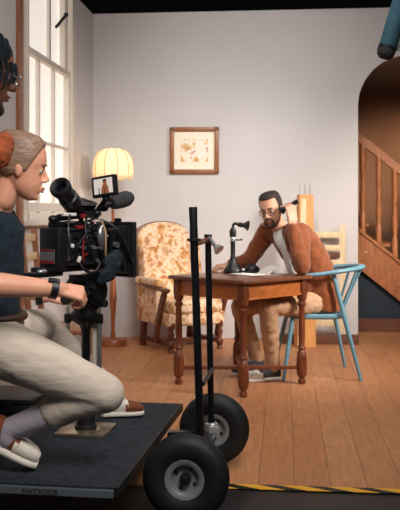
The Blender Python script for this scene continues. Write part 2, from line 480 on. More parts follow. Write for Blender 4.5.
y = on_left(66, 30)[0]; b.box((-0.02, y, (zm+3.6)/2), (0.05, 0.10, 3.6-zm), bev=0.004)
obj('upper_sash', b, M['trimwhite'], win)
b = B(); b.box((-0.055, bmid, (zl0+3.6)/2), (0.008, W-0.06, 3.6-zl0))
obj('pane', b, M['pane'], win)
y0 = on_left(52.5, 27)[0]; y1 = on_left(60, 15)[0]; z0 = on_left(52.5, 27)[1]; z1 = on_left(60, 15)[1]
b = B(); b.cyl((0.03, y0, z0), (0.05, y1, z1), 0.013); b.ell((0.05, y1, z1), 0.02)
obj('window_stay', b, M['gunmetal'], win)

# unlit studio dark beyond the set, coloured black, and the studio ceiling
b = B(); b.box((1.0, -2.0, 4.6), (9.0, 14.0, 0.06))
o = obj('ceiling', b, M['black_void'], smooth=False); o.location = C0; o.rotation_euler = (0, 0, ROOMROT)
struct(o, 'black studio ceiling above the set', 'ceiling')
b = B(); b.box((1.0, 2.9, 2.3), (9.0, 0.06, 4.6))
o = obj('wall_far', b, M['black_void'], smooth=False); o.location = C0; o.rotation_euler = (0, 0, ROOMROT)
struct(o, 'unlit studio darkness above the set flats, coloured black as a wall', 'wall')

# hall behind the arch
M['hall'] = mat('hall_plaster', (150, 112, 88), 0.9, var=0.06, scale=2)
b = B(); b.box((aA+1.0, 1.75, 1.6), (3.6, 0.05, 3.2))
o = obj('wall_hall', b, M['hall'], smooth=False); o.location = C0; o.rotation_euler = (0, 0, ROOMROT)
struct(o, 'warm plaster wall of the stair hall seen through the arch', 'wall')
st = thing('staircase', 'brown wooden staircase with turned balusters seen through the arch', 'staircase', C0, ROOMROT)
SB = 0.55
a0, zt = on_back(358, 231, SB); a1, zt1 = on_back(400, 264, SB)
sl = (zt1-zt)/(a1-a0)
_, zb0 = on_back(358, 268, SB)
drop = zt-zb0
s0, s1 = a0-1.0, a0+1.45
def top(a): return zt+sl*(a-a0)
bm_poly = [(s0, top(s0)), (s1, top(s1)), (s1, top(s1)-drop), (s0, top(s0)-drop)]
b = B(); b.prism(bm_poly, 0.04, Matrix.Translation((0, SB, 0))); obj('stringer', b, M['stair'], st, smooth=False)
b = B(); b.prism(bm_poly, 0.04, Matrix.Translation((0, SB+0.95, 0))); obj('stringer', b, M['stair'], st, smooth=False)
_, hz = on_back(358, 137, SB); hd = hz-zt
b = B(); b.flat([(s0, SB+0.02, top(s0)+hd), (s1, SB+0.02, top(s1)+hd)], 0.065, 0.075, (0, 1, 0)); obj('handrail', b, M['stair'], st)
b = B(); b.flat([(s0, SB+0.02, top(s0)+0.02), (s1, SB+0.02, top(s1)+0.02)], 0.07, 0.03, (0, 1, 0)); obj('base_rail', b, M['stair'], st)
pitch = (a1-a0)/42*16.0
a_first = on_back(363, 200, SB)[0]
for k in range(-3, 8):
    a = a_first+k*pitch
    if a < s0+0.05 or a > s1-0.05: continue
    b = B(); z = top(a)+0.03; h = hd-0.03
    prof = [(0.031, 0), (0.031, h*0.2), (0.018, h*0.23), (0.03, h*0.3), (0.033, h*0.38), (0.02, h*0.5), (0.028, h*0.53), (0.018, h*0.56), (0.027, h*0.62), (0.031, h*0.7), (0.031, h)]
    b.lathe(prof, Matrix.Translation((a, SB+0.02, z)), 12); obj('baluster', b, M['stair'], st)
nst = 9
for k in range(nst):
    a = s0+0.1+k*(s1-s0-0.2)/nst
    b = B(); b.box((a+0.12, SB+0.495, top(a)-0.06), (0.28, 0.91, 0.03)); b.box((a, SB+0.495, top(a)-0.15), (0.02, 0.91, 0.16))
    obj('tread', b, M['stair'], st, smooth=False)
b = B(); b.prism([(s0, 0.0), (s0, top(s0)-drop), (s1, max(0.02, top(s1)-drop)), (s1, 0.0)], 0.02, Matrix.Translation((0, SB+0.05, 0)))
obj('spandrel_panel', b, M['navy'], st, smooth=False)
b = B(); b.box(((s0+s1)/2-0.25, SB+0.035, 0.065), (s1-s0-0.5, 0.03, 0.13)); obj('skirting', b, M['beam'], st, smooth=False)
for k, (px, py) in enumerate(((366, 252), (388, 268), (398, 284))):
    a, z = on_back(px, py, SB); b = B(); b.ell((a, SB-0.002, z), (0.009, 0.006, 0.009)); obj('bolt', b, M['silver'], st)

# hazard tape
b = B(); b.box((0, 0, 0.001), (3.0, 0.062, 0.002))
o = obj('hazard_tape', b, M['tape'], smooth=False)
o.location = R(2.95, tape_b+0.012, 0.0005); o.rotation_euler = (0, 0, ROOMROT)
tag(o, 'yellow and black striped hazard tape along the front edge of the wooden floor', 'tape')

# ================================================================== PICTURE, LAMP
a0, z0 = on_back(170, 174); a1, z1 = on_back(219, 127)
pw, ph = a1-a0, z1-z0
pc = R((a0+a1)/2, -0.0, (z0+z1)/2)
pf = thing('framed_picture', 'square wooden framed print with cream mat hung on the back wall', 'picture', pc, ROOMROT)
b = B(); fw = 0.042
for sx in (-1, 1): b.box((sx*(pw-fw)/2, -0.018, 0), (fw, 0.03, ph), bev=0.006)
for sz in (-1, 1): b.box((0, -0.018, sz*(ph-fw)/2), (pw, 0.03, fw), bev=0.006)
obj('frame', b, M['framewood'], pf)
b = B(); b.box((0, -0.008, 0), (pw-fw*1.6, 0.008, ph-fw*1.6)); obj('mat_board', b, M['matboard'], pf)
b = B(); b.box((0, -0.0135, 0.0), (pw*0.55, 0.003, ph*0.48)); obj('print', b, M['art'], pf)

lx = P(113, 210, 7.8).x
lamp = thing('floor_lamp', 'lit floor lamp with scalloped cream dome shade and turned wooden stem', 'lamp', (lx, 7.8, 0))
b = B(); b.lathe([(0.0, 0), (0.125, 0.0), (0.125, 0.045), (0.115, 0.06), (0.05, 0.07), (0.0, 0.072)], n=28); obj('base', b, M['lampwood'], lamp)
b = B(); b.lathe([(0.018, 0.065), (0.022, 0.10), (0.016, 0.13), (0.02, 0.25), (0.034, 0.42), (0.022, 0.58), (0.015, 0.66), (0.02, 0.7), (0.034, 0.86), (0.022, 1.0), (0.014, 1.1), (0.012, 1.5)], n=16)
obj('stem', b, M['lampwood'], lamp)
zs0, zs1 = 1.49, 1.745
def dome(t):
    ang = -0.38+t*(PI/2*0.94+0.38); z0_ = math.sin(-0.38); z1_ = math.sin(PI/2*0.94)
    return max(0.174*math.cos(ang)**0.6, 0.045), zs0+(zs1-zs0)*(math.sin(ang)-z0_)/(z1_-z0_)
b = B(); N = 96; rings = []
for i in range(13):
    t = i/12
    rr, zz = dome(t)
    ring = []
    for k in range(N):
        th = 2*PI*k/N
        lob = 1.0-0.035*abs(math.sin(th*5))*0+0.03*abs(math.cos(th*5))
        z = zz-(0.022*abs(math.cos(th*5)) if i == 0 else 0)
        ring.append(V((rr*lob*math.cos(th), rr*lob*math.sin(th), z)))
    rings.append(ring)
b.ring_loft(rings, closed_ends=False)
sh = obj('lamp_shade', b, M['shade'], lamp)
sd = sh.modifiers.new('thick', 'SOLIDIFY'); sd.thickness = 0.003
M['bulb'] = mat('bulb', (255, 236, 200), 0.3, var=0.0, emis=6, emcol=(255, 214, 150))
b = B(); b.ell((0, 0, 1.57), (0.03, 0.03, 0.042)); b.cyl((0, 0, 1.49), (0, 0, 1.54), 0.016); obj('bulb', b, M['bulb'], lamp)
for k in range(10):
    th = 2*PI*k/10
    pts = []
    for i in range(10):
        rr, zz = dome(i/10); rr = rr*1.032+0.001; zz -= (0.02 if i == 0 else 0)
        pts.append((rr*math.cos(th), rr*math.sin(th), zz))
    b = B(); b.tube(pts, 0.0034, 6); obj('shade_rib', b, M['shaderib'], sh)

# ================================================================== ARMCHAIR
ac = thing('armchair', 'high-backed armchair in cream and orange floral upholstery with dark wooden legs', 'armchair', (-0.16, 7.70, 0), math.radians(31))
W2 = 0.27; D2 = 0.26
def turned(b, x, y, z0, z1, r):
    h = z1-z0
    b.lathe([(r*0.8, 0), (r, h*0.05), (r*0.7, h*0.12), (r*1.1, h*0.2), (r*1.1, h*0.32), (r*0.6, h*0.4), (r, h*0.6), (r*0.65, h*0.75), (r*1.15, h*0.8), (r*1.15, h)], Matrix.Translation((x, y, z0)), 14)
for sx in (-1, 1):
    b = B(); turned(b, sx*(W2-0.03), -D2+0.02, 0, 0.25, 0.028); obj('leg', b, M['chairwood'], ac)
    b = B(); b.flat([(sx*(W2-0.03), D2+0.02, 0), (sx*(W2-0.03), D2-0.02, 0.26)], 0.045, 0.045, (1, 0, 0)); obj('leg', b, M['chairwood'], ac)
    b = B(); b.flat([(sx*(W2-0.03), D2, 0.07), (sx*(W2-0.03), -D2+0.02, 0.07)], 0.028, 0.035, (1, 0, 0)); obj('stretcher', b, M['chairwood'], ac)
    # swept arm support and arm
    b = B(); b.flat(bez((sx*(W2+0.035), -D2+0.16, 0.10), (sx*(W2+0.04), -D2+0.12, 0.3), (sx*(W2+0.04), -D2+0.05, 0.4), (sx*(W2+0.04), -D2+0.0, 0.53)), 0.035, 0.045, (1, 0, 0))
    b.box((sx*(W2+0.01), -D2+0.17, 0.09), (0.07, 0.04, 0.035), bev=0.006)
    obj('arm_support', b, M['chairwood'], ac)
    b = B(); b.flat(bez((sx*(W2+0.03), D2-0.02, 0.58), (sx*(W2+0.05), 0.1, 0.555), (sx*(W2+0.05), -0.1, 0.545), (sx*(W2+0.045), -D2-0.03, 0.53)), 0.06, 0.025, (1, 0, 0))
    b.ell((sx*(W2+0.045), -D2-0.035, 0.528), (0.034, 0.03, 0.022))
    arm = obj('arm_rail', b, M['chairwood'], ac)
    b = B(); b.box((sx*(W2+0.035), 0.03, 0.585), (0.085, 0.42, 0.07), bev=0.03, seg=4); obj('arm_pad', b, M['floral'], ac)
    b = B(); b.box((sx*(W2+0.015), 0.08, 0.40), (0.05, 0.36, 0.34), bev=0.012); obj('side_panel', b, M['floral'], ac)
b = B(); b.flat([(-W2+0.03, -0.02, 0.07), (W2-0.03, -0.02, 0.07)], 0.028, 0.035, (0, 1, 0)); obj('stretcher', b, M['chairwood'], ac)
b = B(); b.box((0, 0, 0.275), (2*W2+0.02, 2*D2+0.02, 0.11), bev=0.02, seg=3); obj('seat_rail', b, M['floral'], ac)
b = B(); b.box((0, -0.03, 0.375), (2*W2-0.03, 2*D2-0.0, 0.12), bev=0.045, seg=5); obj('seat_cushion', b, M['floral'], ac)
# back: rounded top, raked
bk = Matrix.Translation((0, D2-0.02, 0.30)) @ Matrix.Rotation(math.radians(-9), 4, 'X')
poly = [(-0.245, 0), (-0.27, 0.35), (-0.272, 0.62)]
poly += [(-0.272*math.cos(t)**0.8 if math.cos(t) > 0 else 0, 0.66+0.15*math.sin(t)) for t in [PI/2*i/8 for i in range(1, 9)]]
poly = poly+[(-x, z) for x, z in reversed(poly[:-1])]
b = B(); b.prism(poly, 0.07, bk); obj('back_frame', b, M['chairwood'], ac)
def pad(poly, y0, d, puff, name):
    cx = sum(p[0] for p in poly)/len(poly); cz = sum(p[1] for p in poly)/len(poly)
    bb = B(); rings = []
    for s, y in ((1, y0), (1, y0-d*0.5), (0.985, y0-d*0.8), (0.94, y0-d), (0.6, y0-d-puff), (0.12, y0-d-puff*1.1)):
        rings.append([bk @ V((cx+(x-cx)*s, y, cz+(z-cz)*s)) for x, z in poly])
    bb.ring_loft(rings); return obj(name, bb, M['floral'], ac, angle=60)
up = [(x*0.965, z*0.985) for x, z in poly if z >= 0.42]
up = [(-0.262, 0.385)]+[q for q in up]+[(0.262, 0.385)]
pad(up, 0.01, 0.05, 0.025, 'back_cushion_top')
lo = [(-0.245, 0.05), (-0.25, 0.40), (0.25, 0.40), (0.245, 0.05)]
lo = [(-0.245, 0.05), (-0.25, 0.2), (-0.25, 0.44), (0, 0.45), (0.25, 0.44), (0.25, 0.2), (0.245, 0.05), (0, 0.04)]
pad(lo, 0.01, 0.06, 0.03, 'back_cushion')
for sx in (-1, 1):
    b = B(); b.box((sx*0.275, D2-0.06, 0.74), (0.04, 0.10, 0.30), bev=0.018, seg=3, rot=(math.radians(-9), 0, 0)); obj('wing', b, M['floral'], ac)

# ================================================================== TABLE
tb = thing('table', 'square dark oak table with turned legs set cornerwise before the seated man', 'table', (0.278, 6.075, 0), math.radians(45))
S = 0.355
b = B(); b.box((0, 0, 0.738), (2*S, 2*S, 0.026), bev=0.008); obj('tabletop', b, M['tabletop'], tb)
I = S-0.055
for ang in range(4):
    b = B(); b.box((0, -I, 0.672), (2*I-0.02, 0.022, 0.105), bev=0.003); b.box((0, -I-0.006, 0.624), (2*I-0.03, 0.028, 0.014), bev=0.003)
    ap = obj('apron', b, M['tableapron'], tb); ap.rotation_euler = (0, 0, ang*PI/2)
for sx in (-1, 1):
    for sy in (-1, 1):
        b = B()
        b.box((sx*I, sy*I, 0.668), (0.055, 0.055, 0.114), bev=0.004)
        b.lathe([(0.012, 0.0), (0.026, 0.004), (0.026, 0.03), (0.016, 0.04), (0.032, 0.06), (0.037, 0.10), (0.036, 0.18), (0.03, 0.22), (0.02, 0.235), (0.03, 0.25), (0.021, 0.27), (0.024, 0.35), (0.022, 0.48), (0.019, 0.53), (0.03, 0.545), (0.03, 0.56), (0.019, 0.572), (0.033, 0.59), (0.033, 0.612)], Matrix.Translation((sx*I, sy*I, 0)), 18)
        obj('leg', b, M['oak'], tb)
for k in (0, 1):
    b = B(); b.box((0, 0, 0.118-0.004*k), (2*I*1.4142-0.03, 0.03, 0.026), bev=0.004)
    sr = obj('stretcher', b, M['oak'], tb); sr.rotation_euler = (0, 0, PI/4+k*PI/2)
TZ = 0.751

# papers
b = B(); b.box((0, 0, 0.002), (0.14, 0.20, 0.004)); o = obj('paper_sheet', b, M['paper'], smooth=False)
o.location = (0.33, 6.13, TZ); o.rotation_euler = (0, 0, 0.7); tag(o, 'white sheet of paper flat on the table before the man', 'paper')
b = B(); b.flat([(-0.06, 0, 0.0), (-0.02, 0, 0.025), (0.05, 0, 0.055)], 0.14, 0.003, (0, 1, 0)); b.box((-0.01, 0, 0.001), (0.12, 0.14, 0.002))
o = obj('note_card', b, M['paper'], smooth=False); o.location = (0.49, 6.20, TZ); o.rotation_euler = (0, 0, 0.5)
tag(o, 'small white folded card propped open on the table by the chest of the man', 'paper')

# candlestick telephone
tp = thing('candlestick_telephone', 'black upright candlestick telephone standing on the table', 'telephone', (0.235, 6.29, TZ), 0)
b = B(); b.lathe([(0, 0), (0.066, 0), (0.068, 0.014), (0.06, 0.034), (0.042, 0.055), (0.03, 0.08), (0.024, 0.10), (0, 0.10)], n=28); obj('base', b, M['black'], tp)
b = B(); b.lathe([(0.02, 0.09), (0.02, 0.11), (0.0165, 0.125), (0.018, 0.25), (0.024, 0.268), (0.025, 0.30), (0.016, 0.318), (0.0, 0.322)], n=18); obj('column', b, M['black'], tp)
b = B(); b.lathe([(0.0185, 0.226), (0.0205, 0.229), (0.0205, 0.252), (0.0185, 0.255)], n=18); obj('collar', b, M['chrome'], tp)
b = B(); b.tube(bez((0, 0, 0.315), (0, 0, 0.35), (0.01, 0, 0.365), (0.045, -0.01, 0.34)), 0.010, 10); obj('neck', b, M['gunmetal'], tp)
b = B(); ax = frame((0.8, -0.3, -0.1))
mm = Matrix.Translation((0.045, -0.01, 0.345)) @ (ax @ Matrix.Rotation(-PI/2, 3, 'X')).to_4x4()
b.lathe([(0.0, -0.01), (0.016, -0.005), (0.018, 0.02), (0.015, 0.03), (0.02, 0.04), (0.034, 0.062), (0.038, 0.066), (0.03, 0.064), (0.0, 0.05)], mm, 20); obj('mouthpiece', b, M['black'], tp)
b = B(); b.tube(bez((0.015, 0, 0.238), (0.03, 0, 0.235), (0.04, -0.005, 0.232), (0.06, -0.008, 0.238)), 0.005, 8); b.ell((0.06, -0.008, 0.238), 0.008); obj('hook', b, M['gunmetal'], tp)
rb = thing('telephone_ringer', 'low rounded black ringer box just right of the telephone base', 'telephone box', (0.375, 6.315, TZ), 0.2)
b = B(); b.box((0, 0, 0.0065), (0.12, 0.09, 0.012), bev=0.004); obj('base', b, M['black'], rb)
b = B(); b.lathe([(0.0, 0.012), (0.05, 0.012), (0.052, 0.025), (0.042, 0.045), (0.022, 0.057), (0.0, 0.06)], Matrix.Diagonal((1.05, 0.8, 1, 1)), 24); obj('body', b, M['black'], rb)

# ================================================================== BLUE CHAIR
bc = thing('stick_back_chair', 'light blue painted stick-back armchair under the man in the rust jacket', 'chair', (0.84, 6.45, 0))
def L(x, y, z): return (x-0.84, y-6.45, z)
b = B()
poly = []
for i in range(36):
    t = 2*PI*i/36; c, s_ = math.cos(t), math.sin(t)
    poly.append(V((abs(c)**0.6*math.copysign(0.22, c), abs(s_)**0.6*math.copysign(0.225, s_), 0)))
rings = []
for s_, z in ((0.93, 0.425), (1.0, 0.435), (1.0, 0.452), (0.96, 0.462), (0.6, 0.452), (0.1, 0.450)):
    rings.append([V((p.x*s_, p.y*s_, z)) for p in poly])
b.ring_loft(rings); obj('seat', b, M['blue'], bc)
for p0, p1 in (((0.66, 6.27, 0.44), (0.585, 6.17, 0)), ((0.66, 6.63, 0.44), (0.565, 6.73, 0)),
               ((0.945, 6.262, 0.755), (1.13, 6.17, 0)), ((0.945, 6.638, 0.755), (1.11, 6.73, 0))):
    b = B(); m_ = V(L(*p0)).lerp(V(L(*p1)), 0.45); b.tube([L(*p0), m_, L(*p1)], [0.014, 0.0175, 0.0115], 12); obj('leg', b, M['blue'], bc)
bow = [(.70, 6.19, .735), (.85, 6.20, .748), (.98, 6.215, .765), (1.10, 6.28, .778), (1.165, 6.37, .785), (1.185, 6.45, .787), (1.165, 6.53, .785), (1.10, 6.62, .778), (.98, 6.685, .765), (.85, 6.70, .748), (.72, 6.71, .735)]
sm = []
for i in range(len(bow)-1):
    p0 = V(bow[max(i-1, 0)]); p1 = V(bow[i]); p2 = V(bow[i+1]); p3 = V(bow[min(i+2, len(bow)-1)])
    for k in range(5):
        t = k/5; sm.append(0.5*((2*p1)+(p2-p0)*t+(2*p0-5*p1+4*p2-p3)*t*t+(3*p1-p0-3*p2+p3)*t**3))
sm.append(V(bow[-1])); sm = [p-V((0.84, 6.45, 0)) for p in sm]
b = B(); rings = []
for i, p in enumerate(sm):
    t = (sm[min(i+1, len(sm)-1)]-sm[max(i-1, 0)]).normalized(); u = t.cross(V((0, 0, 1))).normalized()
    f = i/(len(sm)-1); wdt = 0.014+0.014*math.sin(PI*f); hh = 0.013+0.006*math.sin(PI*f)
    rings.append([p+u*wdt*math.cos(2*PI*k/12)+V((0, 0, hh))*math.sin(2*PI*k/12) for k in range(12)])
b.ring_loft(rings); obj('arm_bow', b, M['blue'], bc)
for yb, ys, xb, xs in ((6.31, 6.37, 1.125, 1.015), (6.40, 6.42, 1.17, 1.03), (6.50, 6.48, 1.17, 1.03), (6.59, 6.53, 1.125, 1.015)):
    b = B(); b.tube([L(xs, ys, 0.45), L(xb, yb, 0.775)], [0.011, 0.009], 10); obj('spindle', b, M['blue'], bc)

# ================================================================== PINE CHAIR, POST, BEAM behind the man
pc_ = thing('slatted_frame', 'pale pine slatted frame leaning on the back wall behind the blue chair', 'frame', (1.095, 7.99, 0), ROOMROT)
for x in (-0.2, 0.2):
    b = B(); b.flat([(x, 0.0, 0), (x, 0.06, 1.06)], 0.05, 0.03, (1, 0, 0)); obj('post', b, M['pine'], pc_)
for z, h, m_ in ((0.975, 0.055, M['pine']), (0.855, 0.05, M['pine']), (0.79, 0.055, M['beam']), (0.72, 0.05, M['pine']), (0.17, 0.06, M['pine']), (0.42, 0.03, M['pine'])):
    b = B(); b.box((0, 0.06*z/1.06-0.005, z), (0.36, 0.022, h), bev=0.004); obj('rail', b, m_, pc_)
po = thing('wooden_stand', 'tall tapered honey-coloured wooden stand with metal pins on top behind the man', 'stand', (P(305, 210, 7.74).x, 7.74, 0), 0.25)
b = B()
b.ring_loft([[V((sx*w, sy*d, z)) for sx, sy in ((-1, -1), (1, -1), (1, 1), (-1, 1))] for w, d, z in ((0.085, 0.05, 0), (0.062, 0.04, 1.335))])
obj('post', b, M['postlight'], po, smooth=False)
b = B(); b.ring_loft([[V((x+dx, y, z)) for dx, y in ((0, -0.004), (w, -0.004), (w, 0.0), (0, 0))] for x, y_, w, z in ((-0.09, 0, 0.06, 0.02), (-0.05, 0, 0.045, 1.3))])
o = obj('front_batten', b, M['pine'], po, smooth=False); o.location = (0, -0.051, 0); o.rotation_euler = (math.radians(-0.43), 0, 0)
for x in (-0.052, 0.0, 0.045):
    b = B(); b.cyl((x, 0, 1.34), (x, 0, 1.415), 0.004); b.ell((x, 0, 1.415), 0.006); obj('pin', b, M['silver'], po)
b = B(); b.box((0, 0, 0.035), (0.80, 0.06, 0.10), bev=0.006); o = obj('timber_beam', b, M['beam'])
o.location = (1.02, 7.90, 0.0); o.rotation_euler = (0, 0, ROOMROT); tag(o, 'dark brown timber beam lying on the floor along the foot of the slatted frame', 'beam')

# ================================================================== BROWN CHAIR by the window
wc = thing('wooden_side_chair', 'orange-brown wooden chair standing below the window behind the kneeling woman', 'chair', (-0.86, 5.60, 0), 0.0)
for y, m_ in ((-0.21, M['postlight']), (0.21, M['pine'])):
    b = B(); b.flat([(-0.19, y, 0), (-0.18, y, 0.45), (-0.235, y, 1.07)], 0.04, 0.035, (0, 1, 0)); obj('back_post', b, M['rawwood'], wc)
    b = B(); b.box((0.19, y, 0.22), (0.038, 0.038, 0.44), bev=0.004); obj('leg', b, M['rawwood'], wc)
    b = B(); b.box((0, y, 0.15), (0.36, 0.022, 0.04), bev=0.003); obj('stretcher', b, M['rawwood'], wc)
for z, x in ((1.02, -0.231), (0.9, -0.22), (0.78, -0.209), (0.66, -0.198)):
    b = B(); b.box((x, 0, z), (0.02, 0.40, 0.05), bev=0.004); obj('rail', b, M['pine'], wc)
b = B(); b.box((0, 0, 0.45), (0.43, 0.46, 0.03), bev=0.006); obj('seat', b, M['rawwood'], wc)

# ================================================================== BOOM MICROPHONE (top right)
p0 = P(386, 52, 4.6); p1 = P(404, -8, 4.6); d = (p1-p0).normalized()
bmk = thing('boom_microphone', 'dark teal boom microphone hanging into the top corner above the arch', 'microphone', p0)
b = B(); b.tube([p0+d*0.02, p1+d*0.25], 0.046, 20); obj('windshield', b, M['teal'], bmk, world=True)
b = B(); b.tube([p0+d*0.012, p0+d*0.03], 0.049, 20); obj('ring', b, M['black'], bmk, world=True)
b = B(); b.lathe([(0.0, -0.04), (0.03, -0.034), (0.044, -0.018), (0.048, 0.0), (0.048, 0.014)], Matrix.Translation(p0) @ (d.to_track_quat('Z', 'Y').to_matrix().to_4x4()), 20)
obj('end_cap', b, M['foam'], bmk, world=True)
side = V((d.z, 0, -d.x))
b = B(); b.tube([p0+d*0.02+side*0.055, p1+d*0.25+side*0.055], 0.008, 8); obj('mount_bar', b, M['silver'], bmk, world=True)
b = B(); b.tube([p1+d*0.2, p1+d*0.2+V((0.9, -0.3, 0.95))], 0.016, 10); obj('pole', b, M['black'], bmk, world=True)

# ================================================================== CAMERA DOLLY
PH = 0.20
A_ = G(114, 487.5, PH); Bp = G(180, 403.5, PH)
e = (Bp-A_).normalized(); w = V((-e.y, e.x, 0))
Dl = (Bp-A_).length
ang = math.atan2(-w.y, -w.x)             # local +x points right along the front edge
dl = thing('camera_dolly', 'black flat camera dolly with two big pneumatic wheels and tall push bars', 'dolly', (A_.x, A_.y, 0), ang)
LW = 1.75
b = B(); b.box((-LW/2, Dl/2, PH-0.012), (LW, Dl, 0.024), bev=0.002); obj('deck', b, M['carpet'], dl, smooth=False)
b = B(); b.box((-LW/2, -0.008, PH-0.022), (LW, 0.016, 0.028), bev=0.002); fr = obj('edge_rail', b, M['rail'], dl, smooth=False)
b = B(); b.box((0.008, Dl/2, PH-0.018), (0.016, Dl, 0.036), bev=0.002); obj('edge_rail', b, M['rubber'], dl, smooth=False)
tx = bpy.data.curves.new('txt', 'FONT'); tx.body = 'MATADOR'; tx.size = 0.026; tx.extrude = 0.0008; tx.space_character = 1.05
to = bpy.data.objects.new('txt', tx); COL.objects.link(to)
dg = bpy.context.evaluated_depsgraph_get(); me = bpy.data.meshes.new_from_object(to.evaluated_get(dg)); bpy.data.objects.remove(to)
me.name = 'lettering'; me.materials.clear(); me.materials.append(M['black'])
wx = max(v.co.x for v in me.vertices); tw = 0.137
me.transform(Matrix.Diagonal((tw/wx, 1.0, 1, 1)))
q = bpy.data.objects.new('lettering', me); COL.objects.link(q); q.parent = fr
me.transform(Matrix.Translation((-0.340, -0.0165, PH-0.032)) @ Matrix.Rotation(PI/2, 4, 'X'))
# under-frame
b = B()
for x in (-0.2, -0.9, -1.5): b.box((x, Dl/2, PH-0.055), (0.05, Dl-0.1, 0.05))
b.box((-LW/2, 0.15, PH-0.055), (LW-0.1, 0.05, 0.05)); b.box((-LW/2, Dl-0.15, PH-0.055), (LW-0.1, 0.05, 0.05))
obj('under_frame', b, M['blackmetal'], dl, smooth=False)
for x in (-1.6,):
    for y in (0.2, Dl-0.2):
        b = B(); b.lathe([(0.02, -0.02), (0.068, -0.02), (0.072, 0), (0.068, 0.02), (0.02, 0.02)], Matrix.Translation((x, y, 0.072)) @ Matrix.Rotation(PI/2, 4, 'X'), 20); obj('caster', b, M['rubber'], dl)
# wheels
def wheel(c, axis, r):
    T = Matrix.Translation(c) @ V(axis).to_track_quat('Z', 'Y').to_matrix().to_4x4()
    wd = 0.045
    prof = [(r*0.45, -wd*0.75), (r*0.52, -wd*0.9)]
    for i in range(13):
        t = PI*i/12; prof.append((r*0.66+r*0.34*math.sin(t)**0.75, -wd*1.02*math.cos(t)))
    prof += [(r*0.52, wd*0.9), (r*0.45, wd*0.75)]
    b = B(); b.lathe(prof, T, 48, caps=False)
    for zz in (-0.3, 0.0, 0.3):                          # tread grooves show as ribs
        b.lathe([(r*0.985, wd*(zz-0.06)), (r*1.004, wd*(zz-0.03)), (r*1.004, wd*(zz+0.03)), (r*0.985, wd*(zz+0.06))], T, 48, caps=False)
    for q, rr in ((-0.93, 0.74), (-0.86, 0.82)):
        b.tube([T @ V((r*rr*math.cos(2*PI*i/48), r*rr*math.sin(2*PI*i/48), wd*q)) for i in range(49)], 0.0022, 6)
    wh = obj('wheel', b, M['rubber'], dl, world=True)
    b = B(); b.lathe([(r*0.30, -0.012), (r*0.33, -0.03), (r*0.42, -wd*0.86), (r*0.46, -wd*0.86), (r*0.46, -wd*0.6), (r*0.38, -0.006), (r*0.1, -0.004), (r*0.1, 0.004), (r*0.38, 0.01), (r*0.46, wd*0.6), (r*0.46, wd*0.8)], T, 36, caps=False)
    obj('rim', b, M['rim'], wh, world=True)
    b = B()
    b.lathe([(0.0, -0.040), (0.010, -0.040), (0.012, -0.026), (0.022, -0.024), (0.024, 0.03), (0.0, 0.03)], T, 18)
    obj('hub', b, M['gunmetal'], wh, world=True)
    for k in range(4):
        t = 2*PI*k/4+0.5
        b = B(); b.cyl(T @ V((r*0.24*math.cos(t), r*0.24*math.sin(t), -0.010)), T @ V((r*0.24*math.cos(t), r*0.24*math.sin(t), -0.002)), 0.007, n=8); obj('bolt', b, M['gunmetal'], wh, world=True)
    return wh
wc1 = V(((186-200)*3.395/F, 3.395, 0.168)); wc2 = V((0.068, 4.17, 0.165))
axv = (wc2-wc1).normalized()
wheel(wc1, axv, 0.168); wheel(wc2, axv, 0.165)
b = B(); b.cyl(wc1+axv*0.02, wc2-axv*0.02, 0.012); obj('axle', b, M['gunmetal'], dl, world=True)
# push bars
hn0, hn1 = V((0.004, 3.66, 0.19)), P(194, 240, 3.66)
hf0, hf1 = V((0.052, 4.0, 0.19)), P(208, 236.5, 4.0)
b = B()
mid = (hn0+hf0)/2
for q in (hn0, hf0): b.box((q.x-0.09, q.y, 0.185), (0.22, 0.05, 0.02))
b.box((mid.x, mid.y, 0.185), (0.06, 0.42, 0.02), rot=(0, 0, -0.13))
obj('axle_bracket', b, M['blackmetal'], dl, world=True, smooth=False)
for q in (hn0, hf0):
    b = B(); b.lathe([(0.03, 0), (0.03, 0.05), (0.024, 0.055)], Matrix.Translation((q.x, q.y, 0.18)), 18)
    b.box((q.x+0.012, q.y-0.035, 0.2), (0.05, 0.012, 0.05), bev=0.004); obj('socket', b, M['chrome'], dl, world=True)
b = B(); b.tube([hn0, hn1], 0.0165, 16); nb = obj('push_bar', b, M['blackmetal'], dl, world=True)
g1 = P(193, 207, 3.66)
b = B(); b.tube([hn1, hn1.lerp(g1, 0.05), hn1.lerp(g1, 0.5), hn1.lerp(g1, 0.95), g1], [0.016, 0.0175, 0.0165, 0.0182, 0.017], 18); obj('grip', b, M['black'], nb, world=True)
b = B(); b.tube([hn1-V((0, 0, 0.004)), hn1+V((0, 0, 0.006))], 0.030, 20); obj('grip_flange', b, M['black'], nb, world=True)
b = B(); b.tube([hf0, hf1], 0.0145, 16); fb = obj('push_bar', b, M['blackmetal'], dl, world=True)
b = B(); b.tube([hf1-V((0, 0, 0.005)), hf1+V((0, 0, 0.01))], 0.018, 14); obj('end_plug', b, M['black'], fb, world=True)
b = B(); b.tube([hn1.lerp(hn0, 0.02), hf1.lerp(hf0, 0.015)], 0.012, 10); b.box(hf1+V((-0.03, -0.02, -0.02)), (0.08, 0.03, 0.02)); obj('top_bracket', b, M['oak'], dl, world=True)
b = B(); b.tube([P(202.5, 384, 3.66), P(212.5, 369, 4.0)], 0.011, 10); obj('cross_bar', b, M['gunmetal'], dl, world=True)
